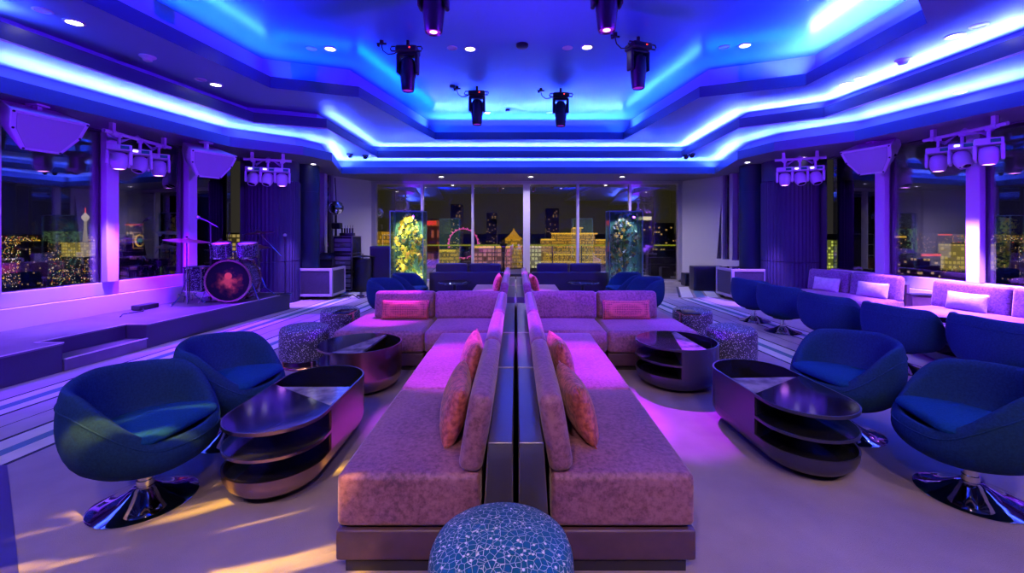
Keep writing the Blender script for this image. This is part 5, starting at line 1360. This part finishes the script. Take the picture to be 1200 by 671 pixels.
def yel(t, w_, dp, h): b = MB(); b.box((0, -1, h * .99), (w_ * .7, 1.5, 2.2)); b.build('roof_sign', M['e_yellow'], t)
building(184, 207, 258, 620, 'dark tower with a yellow rooftop sign in the second left window', M['f_dark'], 25, yel)
building(136, 206, 296, 420, 'low dark podium with violet light beneath the ring sign hotel', lit_facade('facade_violet', (.6, .15, .9), .35, 9, 5, .6), 30)
building(252, 280, 274, 500, 'flat grey-yellow apartment block behind the drum kit', lit_facade('facade_dim', (.9, .65, .2), .35, 5, 5, .45, glow=.03), 25)
# back windows
def palace():
    d = 900.0; s = d / F; X = lambda px: (px - CX) / F * d; Zp = lambda y: HC - (y - CY) / F * d - GZ
    t = thing('palace_hotel', 'long gold-lit palace building with colonnades in the centre right back windows', 'building', (X(700), d, GZ))
    def bx(px0, px1, y0, y1, nm, m, dy=0, dp=30): b = MB(); b.box((X((px0 + px1) / 2) - X(700), dp / 2 + dy, (Zp(y0) + Zp(y1)) / 2), ((px1 - px0) * s, dp, Zp(y0) - Zp(y1))); b.build(nm, m, t)
    bx(634, 772, 281, 312, 'wing', M['f_gold']); bx(648, 698, 274, 290, 'central_block', M['f_gold'], 8); bx(672, 682, 267, 275, 'attic', M['f_gold'], 10)
    for a, c, y in ((634, 650, 280.5), (646, 700, 273.5), (698, 772, 281), (634, 772, 287.5), (671, 683, 267), (640, 770, 298)): bx(a, c, y - .8, y + .8, 'light_cornice', M['e_yellow'], -3, 3)
    for k in range(26):
        b = MB(); x = X(638 + 5.2 * k) - X(700); b.cyl((x, -4, Zp(310)), (x, -4, Zp(289)), s * .5, 8); b.build('column', M['e_gold'], t)
    bx(634, 772, 306, 307.2, 'light_cornice', M['e_yellow'], -4, 3)
palace()
def wheel():
    d = 1000.0; s = d / F; x = (543 - CX) / F * d; zc = HC - (285 - CY) / F * d - GZ; r = 17 * s
    t = thing('ferris_wheel', 'pink-lit ferris wheel in the second back window pane', 'ferris wheel', (x, d, GZ))
    b = MB(); b.tube([(r * math.cos(2 * PI * k / 48), 0, zc + r * math.sin(2 * PI * k / 48)) for k in range(48)], s * .6, 6, closed=True); b.build('rim', M['e_pink'], t)
    b = MB()
    for k in range(14): a = 2 * PI * k / 14; b.tube([(0, 0, zc), (r * math.cos(a), 0, zc + r * math.sin(a))], s * .12, 4)
    b.build('spokes', M['tower'], t)
    b = MB()
    for k in range(24): a = 2 * PI * k / 24; b.sphere((r * 1.06 * math.cos(a), 0, zc + r * 1.06 * math.sin(a)), s * .9, n=8)
    b.build('cabins', M['e_pink'], t)
    b = MB()
    b.bm.free()
    for q in (-1, 1): b = MB(); b.tube([(q * r * .6, 0, 0), (0, 0, zc)], s * .5, 6); b.build('support_leg', M['tower'], t)
wheel()
def neon(m):
    def ex(t, w_, dp, h): b = MB(); b.box((0, -1.5, h * .96), (w_ * .9, 2, h * .06)); b.build('neon_sign', m, t)
    return ex
building(497, 512, 258, 520, 'building with a red neon roof sign left of the ferris wheel', lit_facade('facade_orange', (1, .25, .08), .5, 4, 14, .3, glow=.06), 15, neon(M['e_red']))
building(440, 458, 271, 560, 'yellow-lit casino front in the leftmost back window', M['f_gold'], 30)
building(512, 535, 292, 620, 'low yellow-lit hall before the ferris wheel', M['f_gold'], 30, neon(M['e_yellow']))
building(552, 600, 288, 640, 'low pink and gold hall right of the ferris wheel', lit_facade('facade_pinkgold', (1, .35, .45), .8, 7, 6, .2, glow=.25), 40, neon(M['e_yellow']))
def pav(t, w_, dp, h):
    b = MB(); m_ = Matrix.Translation((0, dp / 2, h)); b.lathe([(w_ * .75, 0), (w_ * .4, h * .10), (w_ * .1, h * .22), (0, h * .3)], 4, m_ @ Rz(PI / 4)); b.build('pavilion_roof', M['e_gold'], t)
building(592, 612, 280, 660, 'gold pavilion with an upswept roof just left of the wide mullion', M['f_gold'], 20, pav)
building(618, 634, 286, 640, 'bright white-gold hall just right of the wide mullion', lit_facade('facade_white', (1, .85, .5), 1.0, 5, 6, .2, glow=.3), 30)
building(528, 540, 240, 1300, 'distant dark high-rise above the ferris wheel', M['f_dark'], 60); building(640, 655, 245, 1300, 'distant dark high-rise above the palace left half', M['f_dark'], 60)
building(716, 728, 262, 1200, 'distant dark high-rise behind the foliage case', M['f_dark'], 60); building(742, 764, 253, 700, 'dark hotel tower with a pale roof sign in the rightmost back window', M['f_dark'], 30, neon(M['e_white']))
building(768, 790, 262, 800, 'dark apartment tower at the right end of the back windows', M['f_dark'], 40)
building(570, 582, 250, 1400, 'distant dark high-rise above the pink and gold hall', M['f_dark'], 60)
# right windows
building(845, 853, 263, 500, 'yellow topped tower in the right slit window', M['f_gold'], 10); building(864, 868, 275, 480, 'grey lit tower beside the smooth right column', M['f_dark'], 8)
building(968, 986, 281, 560, 'green-yellow lit block right of the ribbed column', lit_facade('facade_lime', (.8, .9, .15), .5, 4, 4, .4, glow=.1), 20); building(990, 998, 268, 600, 'slim dark tower behind the right loudspeaker', M['f_dark'], 10); building(1000, 1012, 276, 700, 'dark tower with few lights left of the first right mullion', M['f_dark'], 20)
building(1042, 1062, 276, 900, 'block with a pale yellow light band right of the first right mullion', M['f_dark'], 30, neon(M['e_yellow'])); building(1060, 1075, 268, 1100, 'green-lit hotel block in the wide right window', M['f_green'], 40)
building(1078, 1102, 297, 520, 'low building with a red light strip in the wide right window', M['f_dark'], 30, neon(M['e_red'])); building(1098, 1116, 274, 1300, 'distant tower with a red roof light in the wide right window', M['f_dark'], 60, neon(M['e_red']))
building(1116, 1134, 286, 760, 'yellow floodlit hotel slab left of the second right mullion', M['f_warm'], 25); building(1158, 1180, 286, 760, 'yellow floodlit hotel slab right of the second right mullion', M['f_warm'], 25)
building(1184, 1194, 286, 330, 'dark slender tower at the right edge of the rightmost window', M['f_near'], 10)
# mountains on the horizon are too dark to tell from the sky
